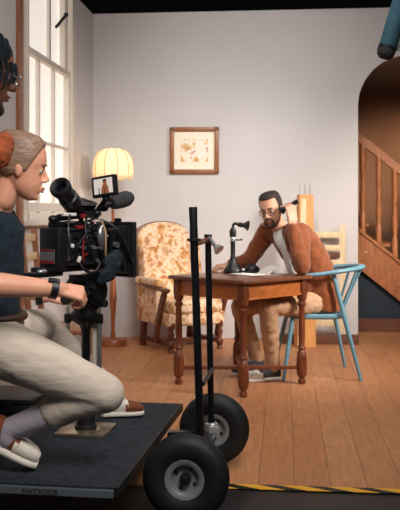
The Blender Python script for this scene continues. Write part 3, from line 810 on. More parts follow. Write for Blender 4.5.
# chrome clamp on the far bar
cp = P(211, 243, 3.98)
cl = thing('chrome_clamp', 'small chrome clamp fixed to the top of the rear push bar', 'clamp', cp)
b = B(); b.lathe([(0.007, -0.03), (0.008, 0.0), (0.02, 0.018), (0.026, 0.03), (0.0, 0.034)], Matrix.Translation(cp+V((0.018, -0.02, -0.012))) @ V((0.55, -0.4, -0.55)).to_track_quat('Z', 'Y').to_matrix().to_4x4(), 16); obj('knob', b, M['chrome'], cl, world=True)
b = B(); b.tube([cp+V((-0.012, -0.028, 0.03)), cp+V((0.02, -0.022, -0.012))], 0.007, 10); obj('screw', b, M['chrome'], cl, world=True)

# black equipment case on the dolly
cs = thing('equipment_case', 'low black equipment case on the dolly deck behind the kneeling woman', 'case', (-0.96, 4.16, PH), ang)
b = B(); b.box((0, 0, 0.06), (0.44, 0.30, 0.115), bev=0.01); obj('body', b, M['black'], cs)
b = B(); b.box((0, 0, 0.13), (0.46, 0.31, 0.022), bev=0.005); obj('lid', b, M['gunmetal'], cs)
for x in (-0.12, 0.12):
    b = B(); b.box((x, -0.157, 0.105), (0.04, 0.012, 0.05), bev=0.003); obj('latch', b, M['gunmetal'], cs)

# ================================================================== CAMERA PEDESTAL
pb = V((-0.515, 3.975, PH))
pdl = thing('camera_pedestal', 'black camera pedestal with fluid head and silver tubes on a square steel plate', 'pedestal', pb, ang)
b = B(); b.box((0, 0, 0.008), (0.23, 0.23, 0.015), bev=0.003); obj('base_plate', b, M['brassplate'], pdl)
b = B(); b.lathe([(0.05, 0.015), (0.05, 0.03), (0.042, 0.035), (0.042, 0.13), (0.03, 0.14), (0.02, 0.15)], n=24); obj('socket', b, M['black'], pdl)
b = B(); b.lathe([(0.02, 0.14), (0.02, 0.45), (0.024, 0.46), (0.024, 0.485)], n=18); obj('column', b, M['blackmetal'], pdl)
zb_ = 0.68-PH
b = B(); b.lathe([(0.022, zb_-0.02), (0.03, zb_), (0.06, zb_+0.02), (0.072, zb_+0.045), (0.07, zb_+0.055), (0.05, zb_+0.07), (0.045, zb_+0.085), (0.0, zb_+0.09)], n=26); obj('bowl', b, M['blackmetal'], pdl)
for x, n_ in ((-0.085, 'tube'), (0.064, 'tube')):
    b = B(); b.box((x*0.6, 0, zb_+0.03), (abs(x)*0.9, 0.03, 0.022), bev=0.004); b.cyl((x, 0, zb_+0.01), (x, 0, zb_+0.05), 0.016, n=14); obj('bracket', b, M['blackmetal'], pdl)
    b = B(); b.cyl((x, 0, 0.12), (x, 0, zb_+0.012), 0.0095, n=14); b.cyl((x, 0, zb_+0.05), (x, 0, zb_+0.085), 0.007, n=10); obj('tube', b, M['silver'], pdl)
b = B(); b.box((-0.01, 0, 0.12), (0.16, 0.03, 0.03), bev=0.004); obj('lower_bracket', b, M['blackmetal'], pdl)
b = B(); b.cyl((0.034, 0.05, 0.14), (0.034, 0.05, zb_+0.03), 0.02, n=16); b.cyl((0.034, 0.0, zb_+0.02), (0.034, 0.06, zb_+0.02), 0.01, n=10); obj('tube', b, M['cream'], pdl)
# fluid head, in rig frame
RO = V((-0.515, 3.975, 0)); RD = V((0.6, 0.8, 0)); RL = V((-0.8, 0.6, 0)); rot_r = math.atan2(0.8, 0.6)
def rig(px, py, yl=0.0):
    k = (px-200)/F; o = RO+RL*yl
    x = (k*o.y-o.x)/(RD.x-k*RD.y); p = o+RD*x
    return x, CH-(py-HOR)*p.y/F
def rp(px, py, yl=0.0):
    x, z = rig(px, py, yl); return V((x, yl, z))
def RW(p): return RO+RD*p[0]+RL*p[1]+V((0, 0, p[2]))
T_rig = Matrix.Translation(RO) @ Matrix.Rotation(rot_r, 4, 'Z')
def robj(name, b, m, par, **k):
    bmesh.ops.transform(b.bm, matrix=T_rig, verts=b.bm.verts[:]); return obj(name, b, m, par, world=True, **k)
b = B()
b.box((0.0, 0, 0.79), (0.10, 0.10, 0.09), bev=0.02); b.cyl((0, -0.075, 0.835), (0, 0.075, 0.835), 0.062, n=24)
b.cyl((0, -0.085, 0.835), (0, -0.07, 0.835), 0.045, n=20)
b.box((0.015, 0, 0.895), (0.17, 0.085, 0.03), bev=0.006); b.box((-0.05, -0.03, 0.80), (0.05, 0.05, 0.05), bev=0.008)
robj('fluid_head', b, M['blackmetal'], pdl)
b = B(); b.cyl((0.035, -0.088, 0.78), (0.035, -0.04, 0.78), 0.018, n=14); robj('lock_knob', b, M['gunmetal'], pdl)
b = B(); b.cyl((-0.04, -0.09, 0.86), (-0.04, -0.06, 0.86), 0.014, n=12); robj('lock_knob', b, M['gunmetal'], pdl)
ph0 = RW((-0.04, -0.07, 0.835)); ph1 = P(68, 299, 3.40)
b = B(); b.tube([ph0, ph1], 0.009, 10); phd = obj('pan_handle', b, M['blackmetal'], pdl, world=True)
gd = (ph1-ph0).normalized()
b = B(); b.tube([ph1-gd*0.05, ph1-gd*0.04, ph1+gd*0.05, ph1+gd*0.06], [0.016, 0.019, 0.020, 0.015], 14); obj('grip', b, M['black'], phd, world=True)

# ================================================================== CINEMA CAMERA
cam_z0 = 0.912
cc = thing('cinema_camera', 'black cinema camera rig with matte box, viewfinder and monitor on the pedestal', 'camera', RW((0, 0, cam_z0)), rot_r)
x0, _ = rig(66, 250, -0.06); x1, _ = rig(99, 250, -0.06)
b = B(); b.box(((x0+x1)/2, 0, 1.04), (x1-x0, 0.13, 0.155), bev=0.012)
body = robj('body', b, M['black'], cc)
b = B()
xb = (x0+x1)/2
for k, (dx, z, s_, t) in enumerate(((-0.05, 1.09, 0.03, 0.012), (0.02, 1.06, 0.045, 0.016), (0.05, 1.0, 0.035, 0.02), (-0.03, 1.0, 0.035, 0.014), (0.07, 1.09, 0.03, 0.014), (-0.01, 1.10, 0.02, 0.01), (-0.07, 1.03, 0.022, 0.012))):
    b.box((xb+dx, -0.065-t/2, z), (s_, t, s_*0.9), bev=0.004)
b.box((xb, -0.07, 0.965), (x1-x0, 0.012, 0.014), bev=0.003); b.box((xb, -0.07, 1.115), (x1-x0, 0.012, 0.012), bev=0.003)
robj('side_panel', b, M['gunmetal'], body)
for dx, z in ((-0.02, 1.035), (0.035, 1.035), (0.085, 1.03), (0.06, 0.975)):
    b = B(); b.cyl((xb+dx, -0.095, z), (xb+dx, -0.065, z), 0.009, n=12); robj('connector', b, M['silver'], body)
b = B(); b.box((xb-0.045, -0.082, 0.985), (0.014, 0.012, 0.028), bev=0.002, rot=(0, 0.5, 0)); robj('white_tag', b, M['whitebit'], body)
b = B(); b.box((xb-0.075, -0.07, 1.045), (0.012, 0.014, 0.016), bev=0.002); robj('white_tag', b, M['whitebit'], body)
b = B(); b.box((xb+0.0, -0.072, 1.005), (0.03, 0.012, 0.014), bev=0.002); robj('red_trim', b, M['redlabel'], body)
b = B(); b.box((xb-0.03, -0.07, 1.125), (0.04, 0.02, 0.016), bev=0.002); robj('red_trim', b, M['redlabel'], body)
# battery on the back
b = B(); bz0, bz1 = CH-(270-HOR)*3.88/F, CH-(227-HOR)*3.88/F
b.box((x0-0.022, -0.005, (bz0+bz1)/2), (0.06, 0.12, bz1-bz0), bev=0.012); bat = robj('battery', b, M['black'], cc)
b = B(); b.box((x0-0.053, 0.0, (bz0+bz1)/2-0.03), (0.002, 0.09, 0.062)); robj('battery_label', b, M['greylabel'], bat, smooth=False)
for dz, h in ((-0.054, 0.014), (-0.004, 0.008)):
    b = B(); b.box((x0-0.0545, 0.0, (bz0+bz1)/2+dz), (0.002, 0.088, h)); robj('label_stripe', b, M['redlabel'], bat, smooth=False)
b = B(); b.box((x0+0.013, -0.062, (bz0+bz1)/2+0.01), (0.014, 0.014, 0.12), bev=0.003); robj('battery_plate', b, M['silver'], cc)
# base plate and rods
b = B(); b.box((xb-0.02, 0, 0.943), (x1-x0+0.16, 0.11, 0.022), bev=0.005); b.box((x0-0.08, 0.0, 0.925), (0.16, 0.09, 0.02), bev=0.005)
robj('sliding_plate', b, M['blackmetal'], cc)
for y in (-0.035, 0.035):
    b = B(); b.cyl((x0-0.05, y, 0.965-0.005), (x1+0.24, y, 0.955), 0.008, n=12); robj('support_rod', b, M['gunmetal'], cc)
b = B(); b.ell((x0-0.09, -0.03, 0.94), (0.05, 0.02, 0.012)); robj('side_bracket', b, M['silver'], cc)
# lens
b = B()
lzc = 1.012
prof = [(0.05, x1-0.01), (0.05, x1+0.03), (0.06, x1+0.035), (0.06, x1+0.06), (0.055, x1+0.065), (0.055, x1+0.09), (0.064, x1+0.095), (0.064, x1+0.14)]
Tl = Matrix.Translation((0, 0, lzc)) @ Matrix.Rotation(PI/2, 4, 'Y')
b.lathe(prof, Tl, 30); ln = robj('lens', b, M['black'], cc)
for xr in (x1+0.045, x1+0.115):
    b = B(); b.lathe([(0.061, xr-0.008), (0.066, xr-0.007), (0.066, xr+0.007), (0.061, xr+0.008)], Tl, 40, caps=False); robj('focus_ring', b, M['gunmetal'], ln)
b = B(); b.lathe([(0.0, x1+0.143), (0.055, x1+0.143), (0.055, x1+0.146), (0.0, x1+0.15)], Tl, 24); robj('front_glass', b, M['lens'], ln)
# matte box: hollow flared hood
mx0 = x1+0.05; mx1, _ = rig(137.5, 250, -0.10)
mx1 = mx0+0.14
b = B()
def rect(x, hw, hh): return [V((x, sy*hw, lzc+0.005+sz*hh)) for sy, sz in ((-1, -1), (1, -1), (1, 1), (-1, 1))]
xa = mx0+0.45*(mx1-mx0)
b.ring_loft([rect(mx0, 0.08, 0.085), rect(xa, 0.082, 0.1), rect(mx1, 0.11, 0.122), rect(mx1, 0.102, 0.114), rect(xa, 0.07, 0.085), rect(mx0+0.01, 0.06, 0.07)], closed_ends=False)
mb = robj('matte_box', b, M['black'], cc, smooth=False)
b = B(); 
for sy in (-1, 1): b.box((mx1-0.012, sy*0.112, lzc+0.005), (0.028, 0.012, 0.24), bev=0.004)
for sz in (-1, 1): b.box((mx1-0.012, 0, lzc+0.005+sz*0.122), (0.028, 0.236, 0.012), bev=0.004)
robj('hood_rim', b, M['gunmetal'], mb)
for k in range(4):
    xk = mx0+0.02+0.027*k; b = B(); b.box((xk, -0.084-0.006*k, lzc+0.005), (0.006, 0.012, 0.15+0.016*k), bev=0.002); robj('rib', b, M['gunmetal'], mb)
b = B(); b.box((mx0+0.02, 0, lzc+0.115), (0.05, 0.13, 0.02), bev=0.004); b.box((mx1-0.02, -0.02, lzc+0.14), (0.02, 0.03, 0.02), bev=0.004); robj('flag_bracket', b, M['blackmetal'], mb)
b = B(); b.box((mx0+0.07, -0.117, lzc+0.01), (0.012, 0.008, 0.17), bev=0.002, rot=(0, -0.6, 0)); robj('side_brace', b, M['gunmetal'], mb)
b = B(); b.cyl((mx0+0.02, -0.11, lzc+0.03), (mx0+0.02, -0.09, lzc+0.03), 0.014, n=12); robj('lock_knob', b, M['silver'], mb)
# follow focus with a dark cloth over it
b = B(); b.cyl((x1+0.07, -0.12, 0.985), (x1+0.07, -0.075, 0.985), 0.034, n=22); b.box((x1+0.07, -0.06, 0.975), (0.05, 0.04, 0.06), bev=0.006); robj('follow_focus', b, M['gunmetal'], cc)
b = B()
c_ = rp(112, 264, -0.12)
b.ell(c_, (0.055, 0.03, 0.05)); b.ell(c_+V((-0.03, 0, -0.045)), (0.05, 0.026, 0.035)); b.ell(c_+V((0.03, 0.0, 0.03)), (0.035, 0.02, 0.035)); b.ell(c_+V((-0.055, 0.01, -0.07)), (0.03, 0.02, 0.022))
bmesh.ops.transform(b.bm, matrix=T_rig, verts=b.bm.verts[:])
soft('draped_cloth', b, M['tealcloth'], cc, 0.006, 4, 0.02, 0.03)
# top handle
h0, h1 = rp(53, 219, -0.0), rp(99, 213, 0.0)
b = B(); b.tube([h0+V((0.01, 0, 0)), h0+V((0.04, 0, 0.006)), h1], [0.014, 0.016, 0.016], 12)
b.box((xb-0.03, 0, 1.135), (0.20, 0.05, 0.03), bev=0.006); b.cyl((xb+0.05, 0, 1.12), (xb+0.05, 0, h1.z), 0.012, n=10); b.cyl((xb-0.1, 0, 1.12), (xb-0.1, 0, h0.z), 0.012, n=10)
th = robj('top_handle', b, M['blackmetal'], cc)
b = B(); b.ell(h0, (0.022, 0.02, 0.017)); robj('handle_knob', b, M['black'], th)
q0 = rp(69, 214.5, -0.03); b = B(); b.box(q0, (0.075, 0.02, 0.014), bev=0.002); robj('white_tag', b, M['whitebit'], th)
q0 = rp(88, 204, -0.03); b = B(); b.box(q0, (0.10, 0.02, 0.016), bev=0.003); robj('cross_rod', b, M['silver'], th)
q0 = rp(84, 216, -0.035); b = B(); b.box(q0, (0.04, 0.02, 0.02), bev=0.003); robj('red_trim', b, M['redlabel'], th)
q0 = rp(70, 222, -0.035); b = B(); b.box(q0, (0.05, 0.012, 0.012), bev=0.002); robj('metal_clamp', b, M['silver'], th)
# viewfinder
e0 = P(60, 187, 3.80); e1 = P(79, 212, 3.98); ed = (e1-e0).normalized(); el = (e1-e0).length
Te = Matrix.Translation(e0) @ ed.to_track_quat('Z', 'Y').to_matrix().to_4x4()
b = B(); b.lathe([(0.0, 0.03), (0.038, 0.03), (0.041, 0.05), (0.037, 0.055), (0.037, 0.08), (0.044, 0.085), (0.046, el*0.9), (0.036, el), (0.0, el)], Te, 24)
b.box(P(85, 205, 4.0), (0.09, 0.06, 0.05), bev=0.01, rot=(0, 0.3, 0.5)); vf = obj('viewfinder', b, M['black'], cc, world=True)
b = B(); b.lathe([(0.020, 0.012), (0.026, -0.004), (0.040, -0.012), (0.047, -0.004), (0.048, 0.01), (0.044, 0.03), (0.036, 0.045), (0.02, 0.045)], Te, 28, caps=False); obj('eyecup', b, M['rubber'], vf, world=True)
b = B(); b.lathe([(0.0, 0.010), (0.012, 0.012), (0.02, 0.018), (0.0, 0.02)], Te, 20); obj('eyepiece_glass', b, M['lens'], vf, world=True)
# monitor
mc = P(103.5, 186, 3.92); mf = frame((-0.42, -0.9, 0.08)); roll = Matrix.Rotation(math.radians(8), 3, 'Y')
mr = (mf @ roll).to_4x4(); mr.translation = mc
def mon(bb): bmesh.ops.transform(bb.bm, matrix=mr, verts=bb.bm.verts[:]); return bb
mwid, mhei = 0.124, 0.094
b = B(); b.box((0, -0.012, 0), (mwid, 0.028, mhei), bev=0.006); b.box((-0.01, -0.03, -0.005), (0.07, 0.02, 0.06), bev=0.004); mo = obj('monitor', mon(b), M['black'], cc, world=True)
# screen picture: pale wall with a brown seated figure, one mesh
sw, shh = 0.095, 0.068
b = B(); b.box((0, 0.0025, 0), (sw, 0.003, shh))
nf = len(b.bm.faces)
def patch(poly, mi):
    f = b.bm.faces.new([b.bm.verts.new((x*sw, 0.0046, z*shh)) for x, z in poly]); f.material_index = mi
patch([(-0.30, -0.5), (-0.28, -0.1), (-0.18, 0.12), (0.02, 0.1), (0.10, -0.2), (0.12, -0.5)], 1)
patch([(-0.2, 0.1), (-0.2, 0.36), (-0.05, 0.4), (0.0, 0.3), (-0.02, 0.1)], 1)
patch([(-0.21, 0.28), (-0.19, 0.44), (-0.02, 0.44), (0.01, 0.28)], 2)
patch([(-0.1, -0.5), (-0.12, -0.1), (-0.04, -0.08), (0.0, -0.5)], 2)
patch([(0.2, -0.5), (0.2, -0.1), (0.25, -0.1), (0.25, -0.5)], 2)
obj('screen', mon(b), [M['screenbright'], M['screenbrown'], M['screendark']], mo, world=True, smooth=False)
b = B(); b.tube(bez(mc+V((0.01, 0.02, -0.04)), mc+V((0.01, 0.03, -0.08)), P(98, 212, 4.0)+V((0, 0, 0.04)), P(96, 219, 4.0)), 0.012, 10); b.ell(mc+V((0.01, 0.02, -0.055)), 0.018); b.ell(P(97, 213, 4.0), 0.02); obj('monitor_arm', b, M['gunmetal'], cc, world=True)
# microphone with foam
m0, m1 = P(113, 203, 4.05), P(131, 197, 4.15)
dm = (m1-m0).normalized(); Tm = Matrix.Translation(m0) @ dm.to_track_quat('Z', 'Y').to_matrix().to_4x4(); lm = (m1-m0).length
b = B(); b.tube([P(98, 209, 4.0), m0], 0.012, 10); b.ell(P(104, 207, 4.02), 0.022); mi_ = obj('microphone', b, M['black'], cc, world=True)
b = B(); b.lathe([(0.0, -0.012), (0.024, -0.01), (0.033, 0.01), (0.038, lm*0.5), (0.037, lm*0.75), (0.027, lm*0.95), (0.0, lm)], Tm, 24); obj('foam_windscreen', b, M['foam'], mi_, world=True)
# cables and small arms
cabs = [((88, 214, -0.05), (80, 232, -0.13), (92, 250, -0.13), (96, 266, -0.09), 'black', 0.0055),
        ((93, 214, -0.06), (88, 240, -0.15), (76, 242, -0.14), (74, 256, -0.09), 'black', 0.005),
        ((98, 218, -0.06), (110, 228, -0.12), (104, 246, -0.14), (106, 258, -0.11), 'tancable', 0.004),
        ((100, 219, -0.06), (122, 226, -0.13), (126, 244, -0.15), (131, 258, -0.13), 'gunmetal', 0.004),
        ((94, 222, -0.07), (86, 228, -0.12), (80, 246, -0.12), (84, 262, -0.09), 'redcable', 0.004),
        ((79, 262, -0.08), (86, 276, -0.11), (98, 276, -0.11), (100, 262, -0.09), 'black', 0.006),
        ((70, 215, -0.05), (66, 228, -0.10), (70, 250, -0.10), (72, 262, -0.08), 'black', 0.005)]
for c in cabs:
    b = B(); b.tube(bez(*[rp(*q) for q in c[:4]], n=18), c[5], 8); robj('cable', b, M[c[4]], cc)
b = B()
pts = []
for i in range(80):
    t = i/79; base = rp(92, 215, -0.09).lerp(rp(86, 246, -0.10), t); pts.append(base+V((0.014*math.cos(t*44), 0.014*math.sin(t*44), 0)))
b.tube(pts, 0.0035, 6); robj('coiled_cable', b, M['black'], cc)
b = B(); b.ell(rp(102, 236, -0.09), (0.03, 0.018, 0.05)); robj('zoom_motor', b, M['silver'], cc)

# ================================================================== PEOPLE
def skull(Mh, fem=False, off=0.0):
    jw = 0.94 if fem else 1.04
    prof = [(0.124, 0.005, -0.035, 0.018), (0.116, 0.042, -0.078, 0.048), (0.098, 0.067, -0.100, 0.064), (0.072, 0.082, -0.110, 0.072), (0.045, 0.090, -0.113, 0.0755),
            (0.022, 0.0915 if fem else 0.096, -0.110, 0.0755), (0.002, 0.082, -0.102, 0.0735), (-0.018, 0.084, -0.092, 0.0715), (-0.038, 0.088, -0.076, 0.068*jw), (-0.056, 0.090, -0.055, 0.063*jw),
            (-0.072, 0.087, -0.035, 0.057*jw), (-0.088, 0.084, -0.020, 0.048*jw), (-0.102, 0.084, 0.005, 0.036*jw), (-0.113, 0.076, 0.028, 0.022), (-0.118, 0.062, 0.042, 0.010)]
    rings = []
    for z, yf, yb, w in prof:
        yf += off; yb -= off; w += off; z = 0.0+(z*(1+off/0.12) if z > 0 else z)
        yc = -0.012 if z > -0.03 else (yf+yb)/2-0.006; ring = []
        for k in range(32):
            t = 2*PI*k/32; c, s_ = math.cos(t), math.sin(t)
            cx = math.copysign(abs(c)**0.88, c); sy = math.copysign(abs(s_)**(0.92 if s_ > 0 else 1.0), s_)
            ring.append(Mh @ V((w*cx, yc+(yf-yc)*sy if s_ > 0 else yc+(yc-yb)*sy, z)))
        rings.append(ring)
    return rings
def head_part(b, Mh, fem=False):
    def e(c, r): b.ell(Mh @ V(c), r, Mh.to_3x3())
    def cp(p, q, r0, r1): b.cap(Mh @ V(p), Mh @ V(q), r0, r1)
    b.ring_loft(skull(Mh, fem))
    if fem: cp((0, 0.083, 0.008), (0, 0.1055, -0.028), 0.0075, 0.0098)
    else: cp((0, 0.088, 0.010), (0, 0.111, -0.032), 0.009, 0.0122)
    for s in (-1, 1):
        e((s*0.0115, 0.097, -0.036), (0.0085, 0.011, 0.0075)); e((s*0.031, 0.0715, 0.007), (0.0155, 0.0135, 0.0095)); e((s*0.031, 0.0685, -0.0095), (0.015, 0.0125, 0.006))
        e((s*0.0745, 0.002, -0.012), (0.009, 0.0145, 0.028)); e((s*0.074, -0.006, -0.002), (0.010, 0.012, 0.02))
        if not fem: cp((s*0.014, 0.089, 0.024), (s*0.044, 0.077, 0.022), 0.008, 0.008)
    e((0, 0.0905, -0.063), (0.022, 0.012, 0.006)); e((0, 0.087, -0.0745), (0.019, 0.012, 0.0065)); e((0, 0.078, -0.102), (0.018, 0.012, 0.012))
    cp((0, -0.028, -0.04), (0, -0.042, -0.13), 0.052 if fem else 0.056, 0.050 if fem else 0.056)
def eyes(Mh, par, brow='beard', bw=1.0, lip='lip'):
    for s in (-1, 1):
        b = B(); b.ell(Mh @ V((s*0.031, 0.0735, 0.0)), 0.0125); ey = obj('eye', b, M['eye'], par, world=True)
        b = B(); b.ell(Mh @ V((s*0.031, 0.0838, -0.001)), (0.0062, 0.0033, 0.0062), Mh.to_3x3()); obj('iris', b, M['iris'], ey, world=True)
        b = B(); b.tube([Mh @ V((s*0.014, 0.094, 0.022)), Mh @ V((s*0.032, 0.091, 0.027)), Mh @ V((s*0.05, 0.077, 0.022))], [0.003*bw, 0.0036*bw, 0.002*bw], 6); obj('eyebrow', b, M[brow], par, world=True)
    b = B(); b.ell(Mh @ V((0, 0.0985, -0.0635)), (0.0225, 0.007, 0.0055), Mh.to_3x3()); b.ell(Mh @ V((0, 0.0955, -0.0745)), (0.02, 0.007, 0.006), Mh.to_3x3()); obj('lips', b, M[lip], par, world=True)
def hand(b, wrist, fwd, back, thumb=1, curl=(35, 45, 30), sc=1.0, spread=1.0, thumb_curl=0.0):
    f = V(fwd).normalized(); n = V(back); n = (n-f*n.dot(f)).normalized(); x = f.cross(n)*thumb    # x: thumb side
    w = V(wrist)
    def pt(a, c, d): return w+x*(a*sc)+f*(c*sc)+n*(d*sc)
    b.cap(w-f*0.02, w+f*0.012*sc, 0.026*sc, 0.025*sc)
    lens = (0.92, 1.0, 0.95, 0.78)
    for i, xx in enumerate((0.031, 0.0105, -0.0105, -0.031)):
        k0 = pt(xx*0.92, 0.088-0.004*abs(i-1), 0.0)
        b.cap(pt(xx*0.55, 0.012, 0), k0, 0.0150*sc, 0.0115*sc, 10)
        a = 0.0; p = k0; rr = 0.0095
        dirx = x*(xx*0.9*spread)
        for j, (ln_, cu) in enumerate(zip((0.042, 0.027, 0.022), curl)):
            a += math.radians(cu); dvec = (f*math.cos(a)-n*math.sin(a)+dirx*math.cos(a)).normalized()
            q = p+dvec*(ln_*lens[i]*sc); b.cap(p, q, rr*sc, (rr-0.0012)*sc, 10); p = q; rr -= 0.0012
    b.cap(pt(0.016, 0.02, -0.006), pt(0.043, 0.048, -0.014), 0.017*sc, 0.0125*sc, 10)
    t2 = pt(0.056-0.02*thumb_curl, 0.078, -0.02-0.016*thumb_curl); b.cap(pt(0.043, 0.048, -0.014), t2, 0.0125*sc, 0.0105*sc, 10)
    b.cap(t2, pt(0.058-0.045*thumb_curl, 0.103, -0.026-0.03*thumb_curl), 0.0105*sc, 0.0085*sc, 10)
def headmat(c, fwd, up=(0, 0, 1)):
    m = frame(fwd, up).to_4x4(); m.translation = V(c); return m
def shoe(name, heel, toe, up, par, upper_m, toe_m, sole_m, sc=1.0):
    heel, toe = V(heel), V(toe); f = (toe-heel); ln_ = f.length; f.normalize(); u = V(up); u = (u-f*u.dot(f)).normalized(); s = f.cross(u)
    def ring(t, hw, h, z0=0.0, n=14):
        c = heel+f*(t*ln_); hw *= sc; h *= sc; z0 *= sc
        return [c+s*(hw*math.copysign(abs(math.cos(2*PI*i/n))**0.7, math.cos(2*PI*i/n)))+u*(z0+h/2+h/2*math.copysign(abs(math.sin(2*PI*i/n))**0.8, math.sin(2*PI*i/n))) for i in range(n)]
    b = B(); b.ring_loft([ring(-0.01, 0.022, 0.024), ring(0.04, 0.035, 0.028), ring(0.3, 0.036, 0.028), ring(0.65, 0.046, 0.028), ring(0.88, 0.042, 0.028), ring(1.0, 0.022, 0.024)])
    so = obj(name, b, sole_m, par, world=True)
    b = B(); b.ring_loft([ring(0.0, 0.02, 0.07, 0.02), ring(0.05, 0.033, 0.085, 0.02), ring(0.25, 0.034, 0.088, 0.02), ring(0.42, 0.036, 0.075, 0.02), ring(0.62, 0.041, 0.055, 0.02)])
    obj('upper', b, upper_m, so, world=True)
    b = B(); b.ring_loft([ring(0.55, 0.041, 0.058, 0.018), ring(0.75, 0.042, 0.05, 0.018), ring(0.9, 0.036, 0.042, 0.018), ring(0.985, 0.018, 0.03, 0.018)])
    obj('toe_box', b, toe_m, so, world=True)
    b = B()
    for t in (0.36, 0.45, 0.54): b.tube([heel+f*(t*ln_)+s*0.025+u*(0.1-0.045*(t-0.3)), heel+f*(t*ln_)+u*(0.112-0.09*(t-0.3)), heel+f*(t*ln_)-s*0.025+u*(0.1-0.045*(t-0.3))], 0.0035, 6)
    obj('laces', b, M['canvas'], so, world=True)
    return so

# ---------------------------------------------------------------- seated man
man = thing('person', 'bearded man in rust jacket and glasses sitting at the table with a telephone receiver', 'person', (0.80, 6.42, 0))
LT_ = V((0.55, -0.83, 0)).normalized()        # his left
hm = headmat((0.512, 6.33, 1.205), (-0.42, -0.89, -0.24), (-0.16, 0.0, 1))
lsh, rsh = V((0.70, 6.25, 1.035)), V((0.50, 6.55, 1.035))
lel, lwr = V((0.70, 6.05, 0.815)), V((0.646, 6.165, 1.09))
rel, rwr = V((0.37, 6.57, 0.83)), V((0.215, 6.43, 0.795))
b = B(); head_part(b, hm)
b.cap(hm @ V((0, -0.04, -0.12)), (0.61, 6.395, 1.03), 0.054, 0.06)
b.loft([((0.83, 6.42, 0.50), LT_*0.14, V((0.08, 0.05, 0))), ((0.82, 6.42, 0.70), LT_*0.14, V((0.09, 0.05, 0.02))), ((0.72, 6.41, 0.92), LT_*0.15, V((0.08, 0.05, 0.04))), ((0.63, 6.40, 1.04), LT_*0.13, V((0.05, 0.03, 0.04)))])
b.chain([lsh, lel, lwr], [0.05, 0.038, 0.027]); b.chain([rsh, rel, rwr], [0.05, 0.038, 0.027])
b.cap((0.61, 6.395, 1.03), lsh, 0.055, 0.05); b.cap((0.61, 6.395, 1.03), rsh, 0.055, 0.05)
hf = (V((0.640, 6.205, 1.27))-lwr)
hand(b, lwr, hf, (0.45, -0.85, 0.1), thumb=1, curl=(12, 30, 26), thumb_curl=0.8, sc=1.12)
hand(b, rwr, (-0.9, -0.35, -0.1), (0.1, -0.2, 1), thumb=-1, curl=(30, 45, 30), thumb_curl=0.3, sc=1.05)
lh, rh = V((0.84, 6.35, 0.53)), V((0.77, 6.49, 0.53))
lk, rk = V((0.465, 6.06, 0.535)), V((0.285, 6.33, 0.51))
la, ra = V((0.515, 6.205, 0.10)), V((0.415, 6.50, 0.12))
for h_, k_, a_ in ((lh, lk, la), (rh, rk, ra)): b.chain([h_, k_, a_], [0.06, 0.045, 0.032])
soft('body', b, M['skinm'], man, 0.0045, 4)
eyes(hm, man)
# jacket
Fd = V((-0.83, -0.55, 0))
b = B()
def sec(c, wl, wd, tilt=0.0): return (V(c), LT_*wl, (Fd*-1+V((0, 0, tilt)))*wd)
b.loft([sec((0.865, 6.445, 0.472), 0.195, 0.135), sec((0.865, 6.445, 0.55), 0.195, 0.14), sec((0.85, 6.44, 0.68), 0.175, 0.13, 0.2), sec((0.80, 6.43, 0.80), 0.18, 0.135, 0.4), sec((0.735, 6.42, 0.92), 0.19, 0.13, 0.5), sec((0.67, 6.41, 1.01), 0.175, 0.11, 0.7), sec((0.625, 6.40, 1.07), 0.10, 0.08, 0.8)], 24)
b.cap((0.64, 6.40, 1.03), lsh, 0.075, 0.078); b.cap((0.64, 6.40, 1.03), rsh, 0.075, 0.078)
b.chain([lsh, lsh.lerp(lel, 0.5), lel, lel.lerp(lwr, 0.5), lel.lerp(lwr, 0.90)], [0.078, 0.072, 0.064, 0.055, 0.046])
b.chain([rsh, rsh.lerp(rel, 0.5), rel, rel.lerp(rwr, 0.88)], [0.078, 0.068, 0.06, 0.045])
soft('jacket', b, M['suede'], man, 0.008, 4, 0.022, 0.06)
b = B()                                          # collar
ring = []
nb_ = V((0.60, 6.39, 1.085))
b.tube([nb_+LT_*(0.075*math.cos(t))-Fd*(0.062*math.sin(t))+V((0, 0, 0.012*math.sin(t))) for t in [PI*(-0.25+1.5*i/20) for i in range(21)]], [0.012+0.008*math.sin(PI*i/20) for i in range(21)], 8)
obj('collar', b, M['suede'], man, world=True)
b = B()                                          # tee shirt showing between the jacket fronts
b.loft([sec(V((0.80, 6.43, 0.66))+Fd*0.105, 0.045, 0.045), sec(V((0.77, 6.425, 0.80))+Fd*0.115, 0.05, 0.05, 0.4), sec(V((0.72, 6.42, 0.92))+Fd*0.105, 0.055, 0.05, 0.5), sec(V((0.655, 6.41, 1.01))+Fd*0.085, 0.06, 0.05, 0.7), sec(V((0.60, 6.395, 1.085))+Fd*0.02, 0.06, 0.05, 0.8)], 18)
soft('tee_shirt', b, M['shirt'], man, 0.008, 3, 0.012, 0.05)
# trousers and shoes
b = B()
b.loft([sec((0.83, 6.43, 0.472), 0.15, 0.09), sec((0.83, 6.43, 0.52), 0.155, 0.10), sec((0.83, 6.43, 0.64), 0.15, 0.10)], 20)
for h_, k_, a_ in ((lh, lk, la), (rh, rk, ra)):
    b.chain([h_, h_.lerp(k_, 0.5), k_, k_.lerp(a_, 0.35), a_], [0.085, 0.08, 0.066, 0.064, 0.052])
soft('trousers', b, M['chino'], man, 0.008, 4, 0.02, 0.05)
shoe('shoe', la+V((0.05, 0.02, -0.10)), la+V((-0.20, -0.07, -0.10)), (0, 0, 1), man, M['darkshoe'], M['canvas'], M['sole'])
shoe('shoe', ra+V((0.05, 0.02, -0.12)), ra+V((-0.18, -0.12, -0.12)), (0, 0, 1), man, M['darkshoe'], M['darkshoe'], M['sole'])
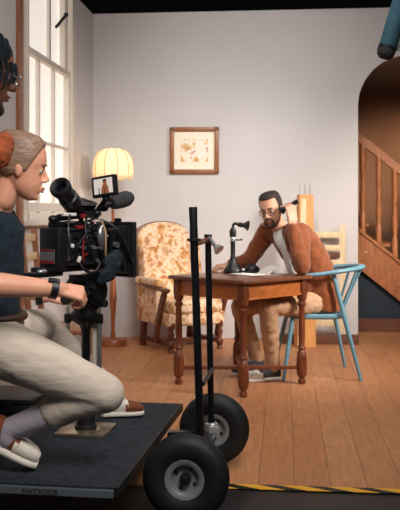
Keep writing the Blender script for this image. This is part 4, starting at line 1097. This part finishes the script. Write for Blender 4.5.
# hair, beard, glasses
R3 = hm.to_3x3()
def shell(Mh, fem, off, planes, b):
    t = B(); t.ring_loft(skull(Matrix.Identity(4), fem, off)); t = t.bm
    for co_, no_ in planes:
        bmesh.ops.bisect_plane(t, geom=t.verts[:]+t.edges[:]+t.faces[:], plane_co=V(co_), plane_no=V(no_), clear_outer=True)
        bmesh.ops.holes_fill(t, edges=[e for e in t.edges if e.is_boundary])
    bmesh.ops.transform(t, matrix=Mh, verts=t.verts[:])
    me = bpy.data.meshes.new('tmp'); t.to_mesh(me); t.free(); b.bm.from_mesh(me); bpy.data.meshes.remove(me)
nape = ((0, -0.02, -0.035), (0, 0.5, -1))
b = B()
shell(hm, False, 0.005, [((0, 0.08, 0.083), (0, -0.10, -1))], b)
shell(hm, False, 0.004, [((0, 0.026, 0.0), (0, 1, -0.1)), nape], b)
soft('hair', b, M['hairm'], man, 0.005, 2)
b = B()
for s in (-1, 1):
    b.chain([hm @ V((s*0.064, 0.012, -0.03)), hm @ V((s*0.056, 0.03, -0.075)), hm @ V((s*0.034, 0.062, -0.105)), hm @ V((0, 0.076, -0.112))], [0.006, 0.011, 0.014, 0.018], 10)
    b.chain([hm @ V((0, 0.101, -0.052)), hm @ V((s*0.026, 0.088, -0.06)), hm @ V((s*0.032, 0.08, -0.085)), hm @ V((s*0.015, 0.083, -0.105))], [0.008, 0.008, 0.01, 0.014], 10)
soft('beard', b, M['beard'], man, 0.005, 2, 0.006, 0.012)
b = B()
for s in (-1, 1):
    b.tube([hm @ V((s*0.033+0.024*math.cos(t), 0.106-abs(0.2*(s*0.033+0.024*math.cos(t))), -0.004+0.02*math.sin(t))) for t in [2*PI*i/20 for i in range(21)]], 0.0023, 6)
    b.tube([hm @ V((s*0.057, 0.094, 0.004)), hm @ V((s*0.076, 0.05, 0.006)), hm @ V((s*0.08, -0.005, 0.003))], 0.002, 6)
b.tube([hm @ V((-0.01, 0.105, 0.0)), hm @ V((0.01, 0.105, 0.0))], 0.002, 6); obj('eyeglasses', b, M['black'], man, world=True)
# receiver
r0, r1 = V((0.582, 6.278, 1.195)), V((0.692, 6.262, 1.262))
rc = thing('telephone_receiver', 'small black telephone receiver held at the ear of the man in the rust jacket', 'telephone receiver', r0)
dr = (r1-r0).normalized(); Tr = Matrix.Translation(r0) @ dr.to_track_quat('Z', 'Y').to_matrix().to_4x4(); lr = (r1-r0).length
b = B(); b.lathe([(0.013, 0.03), (0.012, lr*0.5), (0.014, lr*0.7), (0.016, lr*0.72), (0.017, lr), (0.010, lr+0.006), (0.0, lr+0.007)], Tr, 18); obj('barrel', b, M['black'], rc, world=True)
b = B(); b.lathe([(0.0, -0.004), (0.028, -0.004), (0.030, 0.004), (0.02, 0.022), (0.013, 0.032), (0.0, 0.034)], Tr, 20); obj('earpiece', b, M['black'], rc, world=True)

# ---------------------------------------------------------------- kneeling camera operator
wo = thing('person', 'woman in navy t-shirt and stone trousers kneeling on the dolly behind the camera', 'person', (-0.70, 3.45, PH))
hw = headmat((-0.672, 3.30, 1.362), (0.955, 0.12, -0.20), (0.15, 0, 1))
SC = 1.0
rs_, ls_ = V((-0.80, 3.17, 1.155)), V((-0.79, 3.50, 1.155))
re_, rw_ = V((-0.775, 3.06, 0.945)), V((-0.507, 3.17, 0.915))
le_, lw_ = V((-0.80, 3.62, 0.90)), V((-0.64, 3.62, 0.845))
b = B(); head_part(b, hw, True)
nb2 = V((-0.775, 3.33, 1.19))
b.cap(hw @ V((0, -0.035, -0.10)), nb2, 0.05, 0.058)
b.loft([((-0.82, 3.40, 0.64), (0, 0.14, 0), (0.10, 0, 0)), ((-0.81, 3.38, 0.86), (0, 0.12, 0), (0.085, 0, 0)), ((-0.80, 3.35, 1.05), (0, 0.14, 0), (0.09, 0, 0)), ((-0.785, 3.335, 1.16), (0, 0.14, 0), (0.06, 0, 0))])
b.cap(nb2, rs_, 0.05, 0.045); b.cap(nb2, ls_, 0.05, 0.045)
b.chain([rs_, re_, re_.lerp(rw_, 0.3), rw_], [0.044, 0.042, 0.044, 0.029]); b.chain([ls_, le_, lw_], [0.044, 0.04, 0.028])
hd = V((0.9, 0.30, -0.22))
hand(b, rw_, hd, (0.25, -0.55, 0.75), thumb=-1, curl=(58, 70, 40), thumb_curl=0.9, sc=1.0)
hand(b, lw_, (0.8, 0.2, 0.15), (0.2, -0.3, 0.9), thumb=1, curl=(35, 50, 30), thumb_curl=0.5, sc=0.95)
rh2, lh2 = V((-0.785, 3.30, 0.70)), V((-0.785, 3.50, 0.70))
rk2, lk2 = V((-0.352, 3.29, 0.515)), V((-0.70, 3.87, 0.69))
ra2, la2 = V((-0.725, 3.37, 0.36)), V((-0.42, 4.22, 0.31))
b.chain([rh2, rk2, ra2], [0.06, 0.045, 0.034]); b.chain([lh2, lk2, la2], [0.06, 0.045, 0.034])
soft('body', b, M['skin'], wo, 0.004, 6)
eyes(hw, wo, 'hairf', 0.7, 'lipf')
# tee
b = B()
b.loft([((-0.82, 3.40, 0.72), (0, 0.17, 0), (0.13, 0, 0)), ((-0.815, 3.385, 0.86), (0, 0.15, 0), (0.122, 0, 0)), ((-0.805, 3.36, 1.0), (0, 0.165, 0), (0.13, 0, 0.02)), ((-0.795, 3.345, 1.10), (0, 0.175, 0), (0.12, 0, 0.03)), ((-0.787, 3.335, 1.175), (0, 0.15, 0), (0.092, 0, 0.0)), ((-0.796, 3.333, 1.225), (0, 0.095, 0), (0.074, 0, -0.035))], 24)
for s_, e_ in ((rs_, re_), (ls_, le_)):
    b.cap(nb2.lerp(s_, 0.4)-V((0, 0, 0.03)), s_, 0.07, 0.066); b.chain([s_, s_.lerp(e_, 0.4), s_.lerp(e_, 0.72)], [0.066, 0.062, 0.058])
soft('t_shirt', b, M['tee'], wo, 0.008, 4, 0.018, 0.06)
# trousers
b = B()
b.loft([((-0.82, 3.40, 0.60), (0, 0.15, 0), (0.10, 0, 0)), ((-0.82, 3.40, 0.68), (0, 0.18, 0), (0.145, 0, 0)), ((-0.82, 3.395, 0.785), (0, 0.16, 0), (0.135, 0, 0))], 22)
b.chain([rh2, rh2.lerp(rk2, 0.5), rk2], [0.115, 0.098, 0.072], 18); b.chain([rk2, rk2.lerp(ra2, 0.35)+V((0, 0, 0.012)), rk2.lerp(ra2, 0.52)+V((0, 0, 0.005))], [0.072, 0.07, 0.066], 18)
b.chain([lh2, lh2.lerp(lk2, 0.5), lk2, lk2.lerp(la2, 0.4), lk2.lerp(la2, 0.85)], [0.10, 0.09, 0.076, 0.07, 0.06], 18)
soft('trousers', b, M['trousers'], wo, 0.008, 5, 0.007, 0.06)
b = B()
b.tube([V((-0.82+0.138*math.cos(t), 3.395+0.165*math.sin(t), 0.79)) for t in [2*PI*i/32 for i in range(33)]], 0.016, 8); be = obj('belt', b, M['leather'], wo, world=True)
b = B(); b.chain([rk2.lerp(ra2, 0.48), ra2, ra2+V((-0.01, 0.0, -0.03))], [0.056, 0.047, 0.046]); soft('sock', b, M['sock'], wo, 0.006, 3)
b = B(); b.chain([lk2.lerp(la2, 0.8), la2], [0.044, 0.042]); soft('sock', b, M['sock'], wo, 0.006, 3)
shoe('shoe', V((-0.86, 3.37, 0.315)), V((-0.632, 3.385, 0.207)), (0.45, 0, 0.88), wo, M['brownsuede'], M['canvas'], M['sole'], 1.22)
shoe('shoe', V((-0.475, 4.235, PH+0.004)), V((-0.275, 4.28, PH+0.004)), (0, 0, 1), wo, M['canvas'], M['brownsuede'], M['sole'])
# hair pulled back into a bun
Rw = hw.to_3x3()
b = B()
shell(hw, True, 0.0085, [((0, 0.050, 0.04), (0, 1, -0.42)), nape], b)
b.ell(hw @ V((0, -0.085, -0.005)), (0.055, 0.05, 0.055), Rw); b.ell(hw @ V((0, -0.15, 0.02)), (0.045, 0.042, 0.045), Rw); b.ell(hw @ V((0, -0.07, -0.05)), (0.046, 0.035, 0.04), Rw)
bmesh.ops.recalc_face_normals(b.bm, faces=b.bm.faces[:])
soft('hair', b, M['hairf'], wo, 0.005, 3)
for c, tdir, nm in ((rw_-V((0.018, 0.007, -0.002)), hd, 'wristwatch'), (lw_-V((0.02, 0.0, 0)), V((0.7, 0.1, -0.05)), 'wristwatch')):
    T = Matrix.Translation(c) @ V(tdir).to_track_quat('Z', 'Y').to_matrix().to_4x4()
    b = B(); b.lathe([(0.031, -0.014), (0.0375, -0.013), (0.0375, 0.013), (0.031, 0.014)], T, 24, caps=False); b.lathe([(0.031, -0.014), (0.031, 0.014)], T, 24, caps=False); wa = obj(nm, b, M['black'], wo, world=True)
    if c.y < 3.4:
        b = B(); b.box(c+V((0.0, -0.022, 0.032)), (0.032, 0.02, 0.012), bev=0.004, rot=(0.6, 0.1, 0.3)); obj('watch_face', b, M['gunmetal'], wa, world=True)

# ---------------------------------------------------------------- standing crew member, mostly out of frame
cr = thing('person', 'standing crew member in black headwrap, glasses and orange scarf at the left edge', 'person', (-0.99, 2.90, 0))
hc = headmat((-0.716, 2.92, 1.662), (0.80, 0.52, -0.20), (0.15, 0, 1))
b = B(); head_part(b, hc)
b.cap(hc @ V((0, -0.04, -0.10)), (-0.92, 2.90, 1.40), 0.055, 0.06)
sx_ = V((-0.98, 2.90, 1.36))
b.loft([((-1.0, 2.90, 0.92), (0, 0.15, 0), (0.10, 0, 0)), ((-1.0, 2.90, 1.12), (0, 0.14, 0), (0.09, 0, 0)), ((-0.98, 2.90, 1.30), (0, 0.16, 0), (0.10, 0, 0)), ((-0.95, 2.90, 1.41), (0, 0.13, 0), (0.06, 0, 0))])
hands3 = []
for s in (-1, 1):
    sh_, el_, wr_ = V((-0.98, 2.90+s*0.19, 1.36)), V((-1.04, 2.90+s*0.235, 1.08)), V((-0.985, 2.90+s*0.23, 0.84))
    b.cap((-0.96, 2.90, 1.36), sh_, 0.06, 0.055); b.chain([sh_, el_, wr_], [0.05, 0.042, 0.029])
    hand(b, wr_, (0.1, 0, -1), (0, s, 0.0), thumb=-s, curl=(15, 25, 20), thumb_curl=0.3)
    b.chain([V((-1.0, 2.90+s*0.09, 0.90)), V((-0.985, 2.90+s*0.10, 0.50)), V((-1.01, 2.90+s*0.10, 0.10))], [0.075, 0.05, 0.036])
soft('body', b, M['skind'], cr, 0.005, 4)
eyes(hc, cr, 'durag', 1.0, 'lipd')
b = B()
b.loft([((-1.0, 2.90, 0.86), (0, 0.185, 0), (0.125, 0, 0)), ((-1.0, 2.90, 1.10), (0, 0.175, 0), (0.12, 0, 0)), ((-0.98, 2.90, 1.30), (0, 0.195, 0), (0.13, 0, 0.02)), ((-0.955, 2.90, 1.42), (0, 0.14, 0), (0.09, 0, 0.03))], 22)
for s in (-1, 1):
    sh_, el_, wr_ = V((-0.98, 2.90+s*0.19, 1.36)), V((-1.04, 2.90+s*0.235, 1.08)), V((-0.985, 2.90+s*0.23, 0.84))
    b.cap((-0.96, 2.90, 1.35), sh_, 0.075, 0.072); b.chain([sh_, el_, el_.lerp(wr_, 0.9)], [0.072, 0.058, 0.044])
soft('jacket', b, M['mustard'], cr, 0.009, 4, 0.016, 0.07)
b = B()
b.loft([((-1.0, 2.90, 0.80), (0, 0.17, 0), (0.12, 0, 0)), ((-1.0, 2.90, 0.95), (0, 0.17, 0), (0.115, 0, 0))], 20)
for s in (-1, 1): b.chain([V((-1.0, 2.90+s*0.09, 0.86)), V((-0.985, 2.90+s*0.10, 0.50)), V((-1.01, 2.90+s*0.10, 0.11))], [0.095, 0.072, 0.06])
soft('trousers', b, M['denim'], cr, 0.009, 4, 0.016, 0.07)
for s in (-1, 1): shoe('shoe', V((-1.07, 2.90+s*0.10, 0.0-0.003)), V((-0.80, 2.90+s*0.13, 0.0-0.003)), (0, 0, 1), cr, M['darkshoe'], M['darkshoe'], M['sole'])
b = B()
for k in range(26):
    t = 2*PI*k/26; rr = 0.085+0.012*math.sin(k*2.3)
    b.ell((-0.775+rr*1.25*math.cos(t), 2.92+rr*math.sin(t), 1.418-0.02*math.cos(t)+0.012*math.sin(k*1.7)), (0.038, 0.038, 0.052))
soft('scarf', b, M['scarf'], cr, 0.007, 2, 0.02, 0.02)
Rc = hc.to_3x3()
b = B(); b.ell(hc @ V((0, -0.02, 0.05)), (0.084, 0.106, 0.088), Rc, 24)
bmesh.ops.bisect_plane(b.bm, geom=b.bm.verts[:]+b.bm.edges[:]+b.bm.faces[:], plane_co=hc @ V((0, 0.08, 0.032)), plane_no=Rc @ V((0, 0.30, -0.95)), clear_outer=True)
bmesh.ops.holes_fill(b.bm, edges=b.bm.edges[:])
for k in range(7):
    v = -0.62+0.2*k; q = math.sqrt(1-v*v)
    b.tube([hc @ V((0.084*q*math.cos(t), -0.02+0.106*v, 0.05+0.088*q*math.sin(t))) for t in [PI*(0.12+0.76*n_/14) for n_ in range(15)]], 0.005, 6)
obj('headwrap', b, M['durag'], cr, world=True)
for k, (x0_, y0_, dz_) in enumerate(((0.060, 0.060, 0.0), (0.068, 0.040, -0.02), (0.045, 0.078, 0.01), (0.074, 0.02, -0.03), (-0.06, 0.06, 0.0), (-0.07, 0.03, -0.02))):
    pts = bez(hc @ V((x0_, y0_, 0.045)), hc @ V((x0_*1.18, y0_+0.016, 0.03)), hc @ V((x0_*1.2, y0_+0.016, -0.01+dz_)), hc @ V((x0_*1.12, y0_+0.006, -0.035+dz_)), 10)
    b = B(); b.tube(pts, [0.0055]*8+[0.005, 0.004, 0.0025], 8); obj('hair_lock', b, M['durag'], cr, world=True)
b = B()
for s in (-1, 1):
    b.chain([hc @ V((s*0.06, 0.015, -0.04)), hc @ V((s*0.05, 0.035, -0.085)), hc @ V((0, 0.075, -0.115))], [0.014, 0.02, 0.024], 10)
soft('beard', b, M['hairm'], cr, 0.006, 2)
b = B()
for s in (-1, 1):
    b.tube([hc @ V((s*0.036+0.027*math.cos(t), 0.116-abs(0.15*(s*0.036+0.027*math.cos(t))), -0.008+0.022*math.sin(t))) for t in [2*PI*i/20 for i in range(21)]], 0.002, 6)
    b.tube([hc @ V((s*0.063, 0.106, 0.0)), hc @ V((s*0.08, 0.04, 0.005)), hc @ V((s*0.08, -0.01, 0.003))], 0.002, 6)
gl = obj('eyeglasses', b, M['silver'], cr, world=True)

# ================================================================== LIGHT
def area(name, loc, target, size, energy, color, sy=None, spread=None):
    l = bpy.data.lights.new(name, 'AREA'); l.energy = energy; l.color = color; l.size = size
    if sy: l.shape = 'RECTANGLE'; l.size_y = sy
    if spread: l.spread = math.radians(spread)
    o = bpy.data.objects.new(name, l); COL.objects.link(o); o.location = loc
    o.rotation_euler = (V(target)-V(loc)).to_track_quat('-Z', 'Y').to_euler(); return o
def point(name, loc, energy, color, r=0.05):
    l = bpy.data.lights.new(name, 'POINT'); l.energy = energy; l.color = color; l.shadow_soft_size = r
    o = bpy.data.objects.new(name, l); COL.objects.link(o); o.location = loc; return o
area('key_softbox', (3.0, 4.6, 2.4), (0.6, 6.9, 0.8), 0.6, 21, (1.0, 0.93, 0.85), spread=58)
area('back_wall_softbox', (0.15, 4.3, 3.5), (0.45, 8.2, 1.6), 0.5, 7.5, (1.0, 0.98, 0.97), spread=54)
area('set_fill', (0.5, 3.4, 3.9), (0.2, 8.0, 2.1), 1.6, 38, (1.0, 0.97, 0.94), spread=150)
area('overhead_fill', (1.1, 5.0, 4.1), (0.9, 4.9, 0.0), 1.0, 18, (1.0, 0.93, 0.85), spread=125)  # unseen light added to brighten the floor and tabletop
area('stair_fill', (2.9, 5.4, 2.7), (2.0, 8.7, 1.1), 0.4, 7, (1.0, 0.88, 0.74), spread=40)  # extra light added to lift the baluster and stringer fronts
area('dolly_fill', (0.35, 1.6, 2.7), (-0.55, 3.5, 0.8), 1.1, 14, (1.0, 0.94, 0.88), spread=80)  # added fill for the near side of the dolly and kneeling woman
point('lamp_glow', (lx, 7.8, 1.60), 2.6, (1.0, 0.84, 0.66), 0.04)
l = bpy.data.lights.new('stair_lamp', 'SPOT'); l.energy = 130; l.color = (1.0, 0.70, 0.46); l.spot_size = math.radians(46); l.spot_blend = 1.0; l.shadow_soft_size = 0.1
o = bpy.data.objects.new('stair_lamp', l); COL.objects.link(o); o.location = R(aA+1.9, 0.35, 1.75)
o.rotation_euler = (R(aA+0.75, 1.7, 1.66)-o.location).to_track_quat('-Z', 'Y').to_euler()

w_ = bpy.data.worlds.new('studio'); scn.world = w_; w_.use_nodes = True
w_.node_tree.nodes['Background'].inputs['Color'].default_value = (0.9, 0.85, 0.85, 1)
w_.node_tree.nodes['Background'].inputs['Strength'].default_value = 0.045

# ================================================================== CAMERA
cd = bpy.data.cameras.new('camera'); co = bpy.data.objects.new('camera', cd); COL.objects.link(co)
co.location = (0, 0, CH); co.rotation_euler = (PI/2, 0, 0)
cd.sensor_fit = 'HORIZONTAL'; cd.sensor_width = 36.0; cd.lens = 36.0*F/400.0
cd.shift_y = -(255.0-HOR)/400.0
cd.dof.use_dof = True; cd.dof.focus_distance = 4.0; cd.dof.aperture_fstop = 10
scn.camera = co
vs = scn.view_settings
vs.view_transform = 'Standard'; vs.look = 'None'; vs.gamma = 1.0; vs.exposure = 0.13; vs.use_curve_mapping = False
